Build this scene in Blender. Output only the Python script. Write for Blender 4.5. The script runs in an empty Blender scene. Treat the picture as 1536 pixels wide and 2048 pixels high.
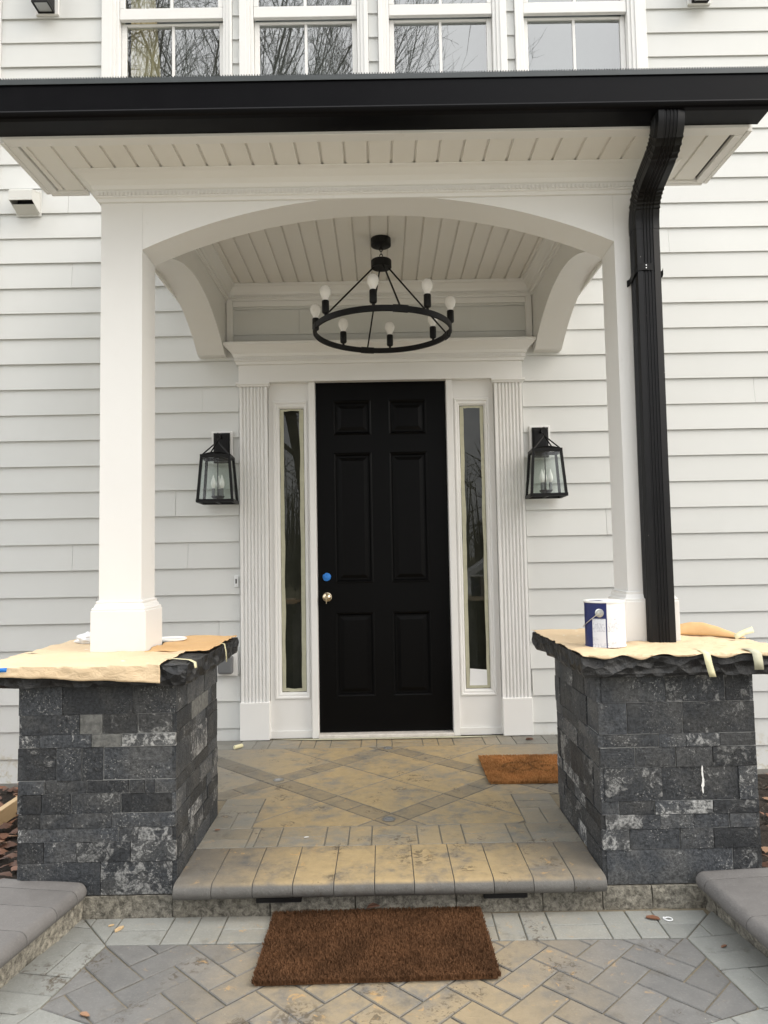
import bpy, bmesh, math, random
from mathutils import Vector, Matrix, noise
R = math.radians
rnd = random.Random(7)
S = bpy.context.scene
COL = S.collection

# ------------------------------------------------------------------ camera
CAM = (-0.0062, -4.9876, 1.2122); YAW, PITCH, ROLL, FPX = -0.0029, 0.0622, -0.0184, 1447.5
f_ = Vector((-math.sin(YAW)*math.cos(PITCH), math.cos(YAW)*math.cos(PITCH), math.sin(PITCH)))
r0 = Vector((math.cos(YAW), math.sin(YAW), 0)); u0 = r0.cross(f_)
r_ = math.cos(ROLL)*r0 + math.sin(ROLL)*u0; u_ = -math.sin(ROLL)*r0 + math.cos(ROLL)*u0
cd = bpy.data.cameras.new('camera'); cam = bpy.data.objects.new('camera', cd); COL.objects.link(cam)
m = Matrix((r_, u_, -f_)).transposed().to_4x4(); m.translation = Vector(CAM); cam.matrix_world = m
cd.sensor_fit = 'VERTICAL'; cd.sensor_height = 36.0; cd.sensor_width = 27.0
cd.lens = 36.0*FPX/2048; cd.clip_start = 0.05; cd.clip_end = 2000
S.camera = cam
S.render.resolution_x = 768; S.render.resolution_y = 1024

# ------------------------------------------------------------------ sky, sun, exposure
SUN_EL, SUN_AZ = R(36), R(70)          # azimuth measured from straight behind the camera towards the right
W = bpy.data.worlds.new('World'); S.world = W; W.use_nodes = True
nt = W.node_tree; nt.nodes.clear()
sky = nt.nodes.new('ShaderNodeTexSky'); sky.sky_type = 'NISHITA'; sky.sun_disc = False
sky.sun_elevation = SUN_EL; sky.air_density = 1.0; sky.dust_density = 2.0; sky.ozone_density = 1.0
sdir = Vector((math.sin(SUN_AZ)*math.cos(SUN_EL), -math.cos(SUN_AZ)*math.cos(SUN_EL), math.sin(SUN_EL)))
sky.sun_rotation = math.atan2(sdir.x, sdir.y)
hs = nt.nodes.new('ShaderNodeHueSaturation'); hs.inputs['Saturation'].default_value = 0.22
bg = nt.nodes.new('ShaderNodeBackground'); bg.inputs['Strength'].default_value = 0.12
wo = nt.nodes.new('ShaderNodeOutputWorld')
cl = nt.nodes.new('ShaderNodeMix'); cl.data_type = 'RGBA'; cl.inputs[0].default_value = 0.85      # even cloud deck over the clear-sky model
# standard overcast sky: three times as bright overhead as at the horizon, the same all the way round
tcw = nt.nodes.new('ShaderNodeTexCoord'); sxw = nt.nodes.new('ShaderNodeSeparateXYZ'); mrw = nt.nodes.new('ShaderNodeMapRange'); vmw = nt.nodes.new('ShaderNodeVectorMath')
nt.links.new(tcw.outputs['Generated'], sxw.inputs[0]); nt.links.new(sxw.outputs[2], mrw.inputs[0])
mrw.inputs[1].default_value = 0.0; mrw.inputs[2].default_value = 1.0; mrw.inputs[3].default_value = 0.3333; mrw.inputs[4].default_value = 1.0
vmw.operation = 'SCALE'; vmw.inputs[0].default_value = (11.8, 11.9, 11.95); nt.links.new(mrw.outputs[0], vmw.inputs['Scale']); nt.links.new(vmw.outputs[0], cl.inputs[7])
nt.links.new(sky.outputs[0], hs.inputs['Color']); nt.links.new(hs.outputs[0], cl.inputs[6]); nt.links.new(cl.outputs[2], bg.inputs[0]); nt.links.new(bg.outputs[0], wo.inputs[0])
ld = bpy.data.lights.new('sun', 'SUN'); ld.energy = 0.6; ld.angle = R(45); ld.color = (1.0, 0.84, 0.64)
sun = bpy.data.objects.new('sun', ld); COL.objects.link(sun)
sun.rotation_euler = sdir.to_track_quat('Z', 'Y').to_euler()
S.view_settings.view_transform = 'Standard'; S.view_settings.look = 'None'
S.view_settings.exposure = 1.42; S.view_settings.gamma = 1.0; S.view_settings.use_curve_mapping = False

# ------------------------------------------------------------------ node material helper
class NM:
    def __init__(s, name, rough=0.6, spec=0.5):
        s.m = bpy.data.materials.new(name); s.m.use_nodes = True; s.t = s.m.node_tree
        s.p = s.t.nodes['Principled BSDF']; s.p.inputs['Roughness'].default_value = rough
        s.p.inputs['Specular IOR Level'].default_value = spec; s.geo = None; s.oi = None
    def n(s, typ): return s.t.nodes.new(typ)
    def l(s, a, b): s.t.links.new(a, b)
    def put(s, sock, v):
        if hasattr(v, 'is_linked'): s.l(v, sock)
        elif isinstance(v, (tuple, list)) and len(v) == 3 and sock.type == 'RGBA': sock.default_value = (*v, 1)
        else: sock.default_value = v
    @property
    def pos(s):
        if not s.geo: s.geo = s.n('ShaderNodeNewGeometry')
        return s.geo.outputs['Position']
    @property
    def rand(s):
        if not s.oi: s.oi = s.n('ShaderNodeObjectInfo')
        return s.oi.outputs['Random']
    def objc(s): return s.n('ShaderNodeTexCoord').outputs['Object']
    def map(s, v, sc=(1, 1, 1), rot=(0, 0, 0)):
        k = s.n('ShaderNodeMapping'); s.l(v, k.inputs[0]); k.inputs['Scale'].default_value = sc; k.inputs['Rotation'].default_value = rot
        return k.outputs[0]
    def shift(s, v, amt=37.0):           # move texture space per object so alike pieces differ
        k = s.n('ShaderNodeVectorMath'); k.operation = 'ADD'; c = s.n('ShaderNodeCombineXYZ')
        q = s.math('MULTIPLY', s.rand, amt); s.l(q, c.inputs[0]); s.l(q, c.inputs[1]); s.l(q, c.inputs[2])
        s.l(v, k.inputs[0]); s.l(c.outputs[0], k.inputs[1]); return k.outputs[0]
    def noise(s, scale, detail=4, rough=0.55, v=None, dist=0.0):
        k = s.n('ShaderNodeTexNoise'); s.l(v if v is not None else s.pos, k.inputs['Vector'])
        k.inputs['Scale'].default_value = scale; k.inputs['Detail'].default_value = detail
        k.inputs['Roughness'].default_value = rough; k.inputs['Distortion'].default_value = dist
        return k.outputs[0]
    def vor(s, scale, v=None, out=0, feat='F1'):
        k = s.n('ShaderNodeTexVoronoi'); k.feature = feat; s.l(v if v is not None else s.pos, k.inputs['Vector']); k.inputs['Scale'].default_value = scale
        return k.outputs[out]
    def math(s, op, a, b=0.5, c=None, clamp=False):
        k = s.n('ShaderNodeMath'); k.operation = op; k.use_clamp = clamp; s.put(k.inputs[0], a); s.put(k.inputs[1], b)
        if c is not None: s.put(k.inputs[2], c)
        return k.outputs[0]
    def step(s, v, lo, hi, a=0.0, b=1.0):
        k = s.n('ShaderNodeMapRange'); k.interpolation_type = 'SMOOTHSTEP'; s.put(k.inputs[0], v)
        k.inputs[1].default_value = lo; k.inputs[2].default_value = hi; k.inputs[3].default_value = a; k.inputs[4].default_value = b
        return k.outputs[0]
    def mix(s, f, a, b, mode='MIX'):
        k = s.n('ShaderNodeMix'); k.data_type = 'RGBA'; k.blend_type = mode; k.clamp_factor = True
        s.put(k.inputs[0], f); s.put(k.inputs[6], a); s.put(k.inputs[7], b); return k.outputs[2]
    def xyz(s, v=None):
        k = s.n('ShaderNodeSeparateXYZ'); s.l(v if v is not None else s.pos, k.inputs[0]); return k.outputs
    def vary(s, col, amt=0.1, src=None):           # per object brightness
        k = s.n('ShaderNodeHueSaturation'); s.put(k.inputs['Color'], col)
        s.l(s.step2(src or s.rand, 1-amt, 1+amt), k.inputs['Value']); return k.outputs[0]
    def step2(s, v, a, b):
        k = s.n('ShaderNodeMapRange'); s.put(k.inputs[0], v); k.inputs[3].default_value = a; k.inputs[4].default_value = b; return k.outputs[0]
    def col(s, c): s.put(s.p.inputs['Base Color'], c); return s
    def rough(s, v): s.put(s.p.inputs['Roughness'], v); return s
    def bump(s, h, strength=0.3, dist=0.01):
        k = s.n('ShaderNodeBump'); k.inputs['Strength'].default_value = strength; k.inputs['Distance'].default_value = dist
        s.l(h, k.inputs['Height']); s.l(k.outputs[0], s.p.inputs['Normal']); return s

MAT = {}
def simple(name, col, rough=0.5, metal=0.0, var=0.06, nscale=20, bump=0.0, bscale=80, spec=0.5):
    a = NM(name, rough, spec); a.p.inputs['Metallic'].default_value = metal
    n = a.noise(nscale, 4)
    a.col(a.mix(n, tuple(c*(1-var) for c in col), tuple(min(1, c*(1+var)) for c in col)))
    a.rough(a.step2(a.noise(nscale*2.3, 3), rough*0.85, min(1, rough*1.15)))
    if bump: a.bump(a.noise(bscale, 5, 0.6), bump, 0.004)
    MAT[name] = a.m; return a

def build_materials():
    # siding: painted fibre cement, faint wood grain running along the boards, a few scuffs and some grime low down
    a = NM('siding_paint', 0.5)
    v = a.shift(a.map(a.pos, (1.5, 6, 38)), 11)
    g = a.noise(6, 5, 0.62, v, 0.4)
    big = a.noise(1.7, 4, 0.6)
    c = a.mix(big, (0.60, 0.608, 0.594), (0.655, 0.662, 0.648))
    sc = a.step(a.noise(9, 6, 0.7, a.map(a.pos, (0.6, 1, 2.2))), 0.70, 0.78, 0, 0.25)
    c = a.mix(sc, c, (0.52, 0.52, 0.50))
    low = a.math('MULTIPLY', a.step(a.xyz()[2], 0.15, -0.35), a.step(a.noise(14, 5, 0.7), 0.48, 0.66), clamp=True)
    c = a.mix(low, c, (0.42, 0.36, 0.22))
    a.col(a.vary(c, 0.022)); a.rough(a.step2(g, 0.42, 0.62)); a.bump(g, 0.12, 0.003); MAT['siding'] = a.m
    # painted white trim
    a = NM('white_trim_paint', 0.36)
    n = a.noise(2.2, 4); br = a.noise(40, 4, 0.6, a.map(a.pos, (1, 1, 0.15)))
    c_ = a.mix(n, (0.745, 0.74, 0.725), (0.795, 0.792, 0.78)); sf = a.step(a.noise(7, 6, 0.75, a.map(a.pos, (1, 1, .5)), .5), 0.64, 0.74); c_ = a.mix(a.math('MULTIPLY', sf, 0.16), c_, (0.45, 0.42, 0.37))
    a.col(c_); a.rough(a.step2(a.noise(6, 4), 0.26, 0.5)); a.bump(br, 0.06, 0.002); MAT['trim'] = a.m
    # vinyl soffit panels
    a = NM('soffit_vinyl', 0.45)
    a.col(a.vary(a.mix(a.noise(5, 4), (0.76, 0.745, 0.71), (0.81, 0.795, 0.76)), 0.02)); a.bump(a.noise(60, 4, 0.6, a.map(a.pos, (1, .1, 1))), 0.05, 0.002); MAT['soffit'] = a.m
    simple('joint_shadow', (0.10, 0.095, 0.09), 0.8)
    # black paints
    a = NM('door_black', 0.36, 0.10)
    gr = a.noise(9, 5, 0.6, a.map(a.pos, (30, 1, 1.2)))
    a.col(a.mix(a.noise(3, 3), (0.0016, 0.0016, 0.0018), (0.0028, 0.0028, 0.003))); a.rough(a.step2(gr, 0.30, 0.44)); a.bump(gr, 0.10, 0.002); MAT['door'] = a.m
    a = NM('gutter_black', 0.36, 0.10)
    a.col(a.mix(a.step(a.noise(35, 5, 0.7), 0.62, 0.75), (0.0025, 0.0025, 0.0035), (0.006, 0.006, 0.0075)))
    a.rough(a.step2(a.noise(6, 5), 0.24, 0.45)); a.bump(a.noise(4, 3), 0.06, 0.01); MAT['gutter'] = a.m
    a = NM('downspout_black', 0.35, 0.25)
    sp = a.step(a.vor(26), 0.05, 0.02); sp2 = a.math('MULTIPLY', sp, a.step(a.noise(3, 2), 0.5, 0.6))
    a.col(a.mix(sp2, (0.005, 0.005, 0.0058), (0.55, 0.55, 0.53))); a.rough(a.step2(a.noise(12, 5), 0.25, 0.5)); a.bump(a.noise(18, 3), 0.08, 0.006); MAT['downspout'] = a.m
    simple('iron_black', (0.006, 0.006, 0.0066), 0.5, 0.0, 0.2, 30, 0.1, 120, 0.25)
    simple('gutter_lip', (0.05, 0.058, 0.062), 0.42, 0.0, 0.15, 12)
    simple('roof_shingle', (0.045, 0.045, 0.05), 0.9, 0, 0.3, 60, 0.4, 150)
    # glass: clear with mirror reflection on top
    def glass(name, tint, k, seed=False):
        a = NM(name); t = a.t
        for nn in list(t.nodes):
            if nn.type == 'BSDF_PRINCIPLED': t.nodes.remove(nn)
        out = [q for q in t.nodes if q.type == 'OUTPUT_MATERIAL'][0]
        tr = a.n('ShaderNodeBsdfTransparent'); tr.inputs[0].default_value = (*tint, 1)
        gl = a.n('ShaderNodeBsdfGlossy'); gl.inputs['Roughness'].default_value = 0.0; gl.inputs[0].default_value = (1, 1, 1, 1)
        lw = a.n('ShaderNodeLayerWeight'); lw.inputs[0].default_value = 0.5; fz = a.math('ADD', a.math('MULTIPLY', a.math('POWER', lw.outputs['Facing'], 5.0), 0.96), 0.04)
        mx = a.n('ShaderNodeMixShader'); a.l(a.math('MULTIPLY', fz, k, clamp=True), mx.inputs[0])
        if seed:
            b = a.n('ShaderNodeBump'); b.inputs['Strength'].default_value = 0.15; b.inputs['Distance'].default_value = 0.003
            a.l(a.noise(60, 3), b.inputs['Height']); a.l(b.outputs[0], gl.inputs['Normal'])
        a.l(tr.outputs[0], mx.inputs[1]); a.l(gl.outputs[0], mx.inputs[2]); a.l(mx.outputs[0], out.inputs[0]); MAT[name] = a.m
    glass('window_glass', (0.62, 0.68, 0.66), 5.5)
    glass('sidelight_glass', (0.60, 0.62, 0.57), 1.0)
    glass('lantern_glass', (0.86, 0.90, 0.88), 1.6, True)
    simple('pane_backing_grey', (0.17, 0.175, 0.175), 0.8)  # grey of the panel behind the upper panes, lightened to brighten the glass
    simple('room_dark', (0.115, 0.115, 0.10), 0.8, 0, 0.35, 7)
    simple('curtain', (0.75, 0.62, 0.40), 0.9, 0, 0.12, 12)
    simple('bulb_glass', (0.88, 0.87, 0.86), 0.12, 0, 0.03)
    simple('brass_nickel', (0.62, 0.52, 0.37), 0.28, 1.0, 0.08, 40)
    simple('blue_tape', (0.02, 0.19, 0.62), 0.6, 0, 0.2, 40, 0.3, 120)
    # slate ledge stone
    a = NM('slate_stone', 0.55, 0.4)
    v = a.shift(a.pos, 23); fr = lambda k: a.math('FRACT', a.math('MULTIPLY', a.rand, k))
    fine = a.noise(85, 6, 0.75, v); mid = a.noise(20, 8, 0.72, v, 0.9); big = a.noise(6, 4, 0.6, v)
    base = a.mix(a.step(fine, 0.3, 0.7), (0.009, 0.0105, 0.013), (0.050, 0.055, 0.062))
    base = a.mix(a.step(big, 0.42, 0.62), base, a.mix(a.step(fine, 0.3, 0.7), (0.020, 0.021, 0.022), (0.078, 0.080, 0.082)))
    th = a.step2(fr(13.7), 0.71, 0.475)
    lich = a.step(a.math('SUBTRACT', a.math('ADD', a.math('MULTIPLY', mid, 0.7), a.math('MULTIPLY', big, 0.3)), th), 0.0, 0.05)
    lich = a.math('MULTIPLY', lich, a.step(fine, 0.30, 0.55), clamp=True)
    base = a.mix(a.math('MULTIPLY', lich, 0.85), base, a.mix(a.step(fine, 0.3, 0.7), (0.11, 0.115, 0.115), (0.33, 0.33, 0.325)))
    speck = a.math('MULTIPLY', a.step(a.noise(130, 3, 0.7, v), 0.57, 0.66), a.step(a.noise(9, 4, 0.6, v), 0.45, 0.6))
    base = a.mix(a.math('MULTIPLY', speck, 0.6), base, (0.34, 0.34, 0.33))
    k = a.n('ShaderNodeHueSaturation'); a.put(k.inputs['Color'], base); a.l(a.step2(fr(7.31), 0.62, 1.75), k.inputs['Value'])
    a.col(k.outputs[0]); a.rough(a.step2(mid, 0.42, 0.75))
    hh = a.math('ADD', a.math('MULTIPLY', fine, 0.5), mid); a.bump(hh, 0.8, 0.010); MAT['slate'] = a.m
    a = NM('slate_pale', 0.6); v = a.shift(a.pos, 3); n = a.noise(45, 6, 0.65, v)
    a.col(a.mix(a.step(n, 0.3, 0.7), (0.075, 0.077, 0.074), (0.175, 0.176, 0.168))); a.bump(n, 0.7, 0.008); MAT['slate_pale'] = a.m
    a = NM('grout', 0.9); a.col(a.mix(a.noise(30, 4), (0.30, 0.30, 0.29), (0.72, 0.72, 0.70))); MAT['grout'] = a.m
    a = NM('cap_stone', 0.42)
    n = a.noise(28, 6, 0.65); w = a.step(a.noise(50, 5, 0.7), 0.68, 0.76)
    a.col(a.mix(w, a.mix(n, (0.008, 0.0085, 0.0095), (0.028, 0.029, 0.031)), (0.10, 0.10, 0.10))); a.rough(a.step2(n, 0.30, 0.55)); a.bump(a.math('ADD', a.math('MULTIPLY', n, 0.5), a.vor(17, a.map(a.pos, (1, 1, 1.5)))), 1.0, 0.03); MAT['cap'] = a.m
    # pavers: grey concrete, tan clay dust trodden in along the middle, mud prints
    def paver(name, g0, g1, tan_w, tan_amt, mud=True, var=0.1):
        a = NM(name, 0.75, 0.35)
        v = a.shift(a.pos, 9); fine = a.noise(120, 5, 0.7, v); mid = a.noise(16, 6, 0.65, v); big = a.noise(4.2, 5, 0.6)
        base = a.mix(mid, g0, g1); base = a.mix(a.math('MULTIPLY', a.step(fine, 0.5, 0.8), 0.35), base, tuple(x*1.6 for x in g1))
        base = a.vary(base, var)
        ax = a.math('ABSOLUTE', a.math('SUBTRACT', a.xyz()[0], 0.02))
        fall = a.step(ax, tan_w, tan_w*0.25)
        k = a.math('MULTIPLY', fall, a.step(a.math('ADD', a.math('MULTIPLY', big, 0.65), a.math('MULTIPLY', mid, 0.45)), 0.34, 0.62))
        nz = a.n('ShaderNodeNewGeometry').outputs['Normal']; k = a.math('MULTIPLY', k, a.step(a.xyz(nz)[2], 0.55, 0.93))     # dust settles on flat tops only
        k = a.math('MULTIPLY', k, tan_amt, clamp=True)
        tan = a.mix(a.noise(26, 5, 0.6), (0.27, 0.205, 0.11), (0.46, 0.345, 0.185))
        base = a.mix(k, base, tan)
        if mud:
            mk = a.math('MULTIPLY', a.step(a.noise(38, 6, 0.75, None, 1.2), 0.52, 0.60), a.step(a.noise(4.6, 2, 0.5, a.map(a.pos, (1.3, 1.0, 1))), 0.585, 0.66))
            base = a.mix(a.math('MULTIPLY', mk, 0.75), base, (0.075, 0.058, 0.042))
            spots_ = ((0.10, -1.98, .10), (0.06, -1.80, .07), (-.22, -2.14, .05), (0.15, -.95, .10), (-.56, -1.06, .06), (.62, -2.06, .07), (.30, -2.10, .04), (-1.10, -2.56, .07), (-.66, -2.47, .06), (-.28, -2.76, .09), (-.05, -2.80, .08), (.05, -1.12, .05), (-.45, -2.80, .06))
            acc = None; P_ = a.xyz()
            for sx_, sy_, sr_ in spots_:
                dx_ = a.math('SUBTRACT', P_[0], sx_); dy_ = a.math('SUBTRACT', P_[1], sy_); d_ = a.math('SQRT', a.math('ADD', a.math('MULTIPLY', dx_, dx_), a.math('MULTIPLY', dy_, dy_)))
                g_ = a.step(d_, sr_*1.15, sr_*.5); acc = g_ if acc is None else a.math('MAXIMUM', acc, g_)
            mk2 = a.math('MULTIPLY', acc, a.step(a.noise(30, 6, 0.7, None, 0.8), 0.50, 0.57))
            base = a.mix(a.math('MULTIPLY', mk2, 0.72), base, (0.085, 0.066, 0.045))
            og = a.math('MULTIPLY', a.step(a.noise(17, 6, 0.7, None, 0.6), 0.60, 0.68), a.math('MULTIPLY', a.step(ax, 1.1, 0.5), a.step(a.xyz(nz)[2], 0.55, 0.93)))
            base = a.mix(a.math('MULTIPLY', og, 0.6), base, (0.48, 0.30, 0.12))
            dk = a.step(a.noise(8, 6, 0.7, a.map(a.pos, (1, 1, 1), (0, 0, 1))), 0.56, 0.68)
            base = a.mix(a.math('MULTIPLY', dk, 0.35), base, (0.10, 0.088, 0.07))
            wh = a.math('MULTIPLY', a.step(a.noise(60, 5, 0.7), 0.66, 0.71), a.step(a.noise(6, 3), 0.5, 0.62))
            base = a.mix(a.math('MULTIPLY', wh, 0.5), base, (0.5, 0.46, 0.38))
        a.col(base); a.rough(a.step2(mid, 0.6, 0.9)); a.bump(a.math('ADD', mid, a.math('MULTIPLY', fine, 0.5)), 0.6, 0.008); MAT[name] = a.m
    paver('paver_porch', (0.135, 0.132, 0.12), (0.215, 0.205, 0.18), 1.25, 0.95)
    paver('paver_band', (0.10, 0.098, 0.09), (0.165, 0.158, 0.14), 1.25, 0.55, var=0.16)
    paver('paver_border', (0.155, 0.155, 0.142), (0.225, 0.218, 0.195), 1.0, 0.75, var=0.13)
    paver('paver_lightgrey', (0.195, 0.20, 0.19), (0.28, 0.285, 0.265), 0.95, 0.30, var=0.09)
    paver('paver_herring', (0.105, 0.105, 0.105), (0.195, 0.192, 0.184), 0.85, 0.62, var=0.13)
    paver('coping_tan', (0.095, 0.092, 0.088), (0.155, 0.15, 0.14), 0.95, 1.0, var=0.08)
    paver('coping_grey', (0.105, 0.10, 0.097), (0.165, 0.158, 0.153), 0.3, 0.0, mud=False, var=0.07)
    a = NM('paver_sand', 0.95); a.col(a.mix(a.noise(50, 5, 0.7), (0.085, 0.075, 0.058), (0.27, 0.225, 0.15))); a.bump(a.noise(140, 4), 0.4, 0.005); MAT['sand'] = a.m
    a = NM('wall_block', 0.9)
    n = a.noise(48, 7, 0.75, None, 0.3); n2 = a.noise(7, 4)
    a.col(a.vary(a.mix(n2, a.mix(a.step(n, .3, .7), (0.07, 0.062, 0.048), (0.40, 0.37, 0.30)), a.mix(a.step(n, .3, .7), (0.06, 0.057, 0.05), (0.30, 0.285, 0.245))), 0.15)); a.bump(n, 0.8, 0.012); MAT['block'] = a.m
    # coir
    for nm_, c0, c1 in (('coir_dark', (0.048, 0.022, 0.0105), (0.150, 0.074, 0.035)), ('coir_tan', (0.23, 0.105, 0.036), (0.42, 0.215, 0.082)), ('coir_print', (0.13, 0.065, 0.026), (0.24, 0.125, 0.05))):
        a = NM(nm_, 0.85, 0.2); a.col(a.mix(a.step(a.noise(5.5, 5, .65), .38, .66), a.mix(a.noise(240, 3, 0.7), tuple(x*.8 for x in c0), c1), a.mix(a.noise(300, 2), tuple(x*1.3 for x in c0), tuple(x*1.55 for x in c1)))); MAT[nm_] = a.m
    simple('mat_rubber', (0.02, 0.018, 0.016), 0.8)
    # masking paper
    a = NM('masking_paper', 0.7)
    n = a.noise(5, 4); dr = a.step(a.vor(13), 0.13, 0.08); dr = a.math('MULTIPLY', dr, a.step(a.noise(4, 3), 0.52, 0.62))
    a.col(a.mix(dr, a.mix(n, (0.62, 0.47, 0.295), (0.72, 0.56, 0.37)), (0.82, 0.80, 0.76)))
    a.bump(a.noise(22, 5, 0.6, a.map(a.pos, (1, 1.4, 2.2)), 1.2), 0.4, 0.014); MAT['paper'] = a.m
    a = NM('masking_paper_orange', 0.7); a.col(a.mix(a.noise(6, 4), (0.60, 0.37, 0.165), (0.70, 0.45, 0.22))); a.bump(a.noise(22, 4, 0.6, None, 0.8), 0.35, 0.008); MAT['paper_orange'] = a.m  # own tone of the left sheet; on the right fold it paints shade
    simple('masking_tape', (0.66, 0.62, 0.40), 0.6, 0, 0.1, 40, 0.25, 90)
    simple('masking_tape_old', (0.47, 0.46, 0.34), 0.6, 0, 0.16, 30, 0.2, 90)
    simple('white_plastic', (0.80, 0.81, 0.82), 0.4, 0, 0.04)
    simple('vent_white', (0.62, 0.62, 0.59), 0.5, 0, 0.05)
    simple('vent_dark', (0.02, 0.02, 0.02), 0.8)
    simple('grey_plastic', (0.14, 0.145, 0.15), 0.5)
    simple('galvanised', (0.62, 0.62, 0.61), 0.32, 1.0, 0.1, 30)
    simple('wet_paint', (0.82, 0.82, 0.80), 0.25, 0, 0.03)
    # paint can: printed label round a metal can (local coordinates: x across, -y to the viewer, z up)
    a = NM('can_print', 0.38)
    o = a.xyz(a.objc()); ang = a.math('ARCTAN2', o[0], a.math('MULTIPLY', o[1], -1.0))
    blue = a.step(ang, -0.18, -0.20)
    sub = a.math('MULTIPLY', a.math('MULTIPLY', a.step(ang, -0.96, -0.93), a.step(ang, -0.24, -0.27)), a.step(o[2], 0.119, 0.117))
    tx = a.math('MULTIPLY', a.step(a.math('SINE', a.math('MULTIPLY', o[2], 1150.0)), 0.0, 0.35), a.step(a.noise(210, 2, 0.6, a.map(a.objc(), (1, 1, 0.35))), 0.45, 0.55))
    blk = a.step(a.noise(26, 1, 0.4, a.map(a.objc(), (0.2, 0.2, 1))), 0.40, 0.46)
    tx = a.math('MULTIPLY', tx, blk)
    tx = a.math('MULTIPLY', tx, a.step(o[2], 0.135, 0.125))
    txr = a.math('MULTIPLY', tx, a.step(ang, 0.85, 0.6))
    c = a.mix(a.math('MULTIPLY', txr, 0.6), (0.74, 0.75, 0.78), (0.16, 0.18, 0.25))
    c = a.mix(blue, c, (0.006, 0.014, 0.10))
    c = a.mix(a.math('MULTIPLY', blue, sub), c, a.mix(a.math('MULTIPLY', tx, 0.6), (0.66, 0.68, 0.74), (0.15, 0.17, 0.25)))
    pk = a.math('MULTIPLY', a.step(a.math('ADD', o[2], a.math('MULTIPLY', a.noise(30, 4, 0.6, a.objc()), 0.07)), 0.148, 0.165), a.step(ang, -0.22, -0.1))
    pk = a.math('MAXIMUM', pk, a.math('MULTIPLY', a.step(a.math('ADD', ang, a.noise(20, 4, 0.6, a.objc())), 1.25, 1.45), 1.0))
    a.col(a.mix(pk, c, (0.82, 0.82, 0.81))); a.bump(a.noise(70, 3, 0.5, a.map(a.objc(), (1, 1, 1.8), (0, .5, 0))), 0.15, 0.004); MAT['can'] = a.m
    # ground
    a = NM('mulch', 0.95); n = a.noise(40, 6, 0.75); a.col(a.mix(n, (0.008, 0.006, 0.005), (0.055, 0.038, 0.026))); a.bump(n, 1.0, 0.03)
    MAT['mulch'] = a.m
    a = NM('lawn_ground', 0.95); n = a.noise(3, 6, 0.7); f = a.noise(60, 4, 0.7)
    far = a.mix(n, a.mix(f, (0.13, 0.11, 0.065), (0.25, 0.215, 0.135)), a.mix(f, (0.09, 0.095, 0.045), (0.19, 0.18, 0.095)))
    a.col(far); a.bump(f, 0.7, 0.03); MAT['lawn'] = a.m  # tan kept light so the lawn bounces warm light up to the soffits
    a = NM('concrete', 0.9); n = a.noise(12, 6, 0.7); a.col(a.mix(n, (0.17, 0.165, 0.145), (0.36, 0.35, 0.32))); a.bump(n, 0.4, 0.01); MAT['concrete'] = a.m
    a = NM('concrete_pale', 0.9); n = a.noise(5, 6, 0.7); a.col(a.mix(n, (0.36, 0.34, 0.30), (0.48, 0.46, 0.41))); a.bump(n, 0.3, 0.01); MAT['concrete_pale'] = a.m  # drive only: pale tone chosen to bounce light up to the soffits
    for i, (c0, c1) in enumerate((((0.13, 0.055, 0.03), (0.22, 0.10, 0.055)), ((0.07, 0.035, 0.022), (0.14, 0.065, 0.04)), ((0.25, 0.14, 0.08), (0.32, 0.19, 0.115)))):
        a = NM('oak_leaf_%d' % i, 0.6); a.col(a.mix(a.noise(30, 4), c0, c1)); MAT['leaf%d' % i] = a.m
    a = NM('lumber', 0.7); g = a.noise(8, 5, 0.6, a.map(a.pos, (30, 1.5, 30))); a.col(a.mix(g, (0.42, 0.29, 0.155), (0.60, 0.45, 0.27))); MAT['lumber'] = a.m
    a = NM('bark', 0.9); g = a.noise(6, 5, 0.7, a.map(a.pos, (3, 3, 0.6))); a.col(a.mix(g, (0.055, 0.046, 0.038), (0.15, 0.13, 0.11))); MAT['bark'] = a.m
    simple('shrub_twig', (0.035, 0.03, 0.022), 0.8, 0, 0.3)
    simple('car_white', (0.75, 0.76, 0.77), 0.25, 0, 0.02)
    simple('car_glass', (0.02, 0.035, 0.033), 0.05, 0, 0.02, 5, 0, 80, 1.0)
    simple('tyre', (0.015, 0.015, 0.015), 0.85)
    simple('asphalt', (0.055, 0.055, 0.055), 0.9, 0, 0.3, 40, 0.5, 120)
    simple('threshold_metal', (0.62, 0.59, 0.55), 0.4, 0, 0.3, 30)
    simple('light_lens', (0.40, 0.41, 0.41), 0.2, 0.5, 0.1)
    simple('dull_metal', (0.22, 0.215, 0.20), 0.5, 0.6, 0.2)
build_materials()

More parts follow.
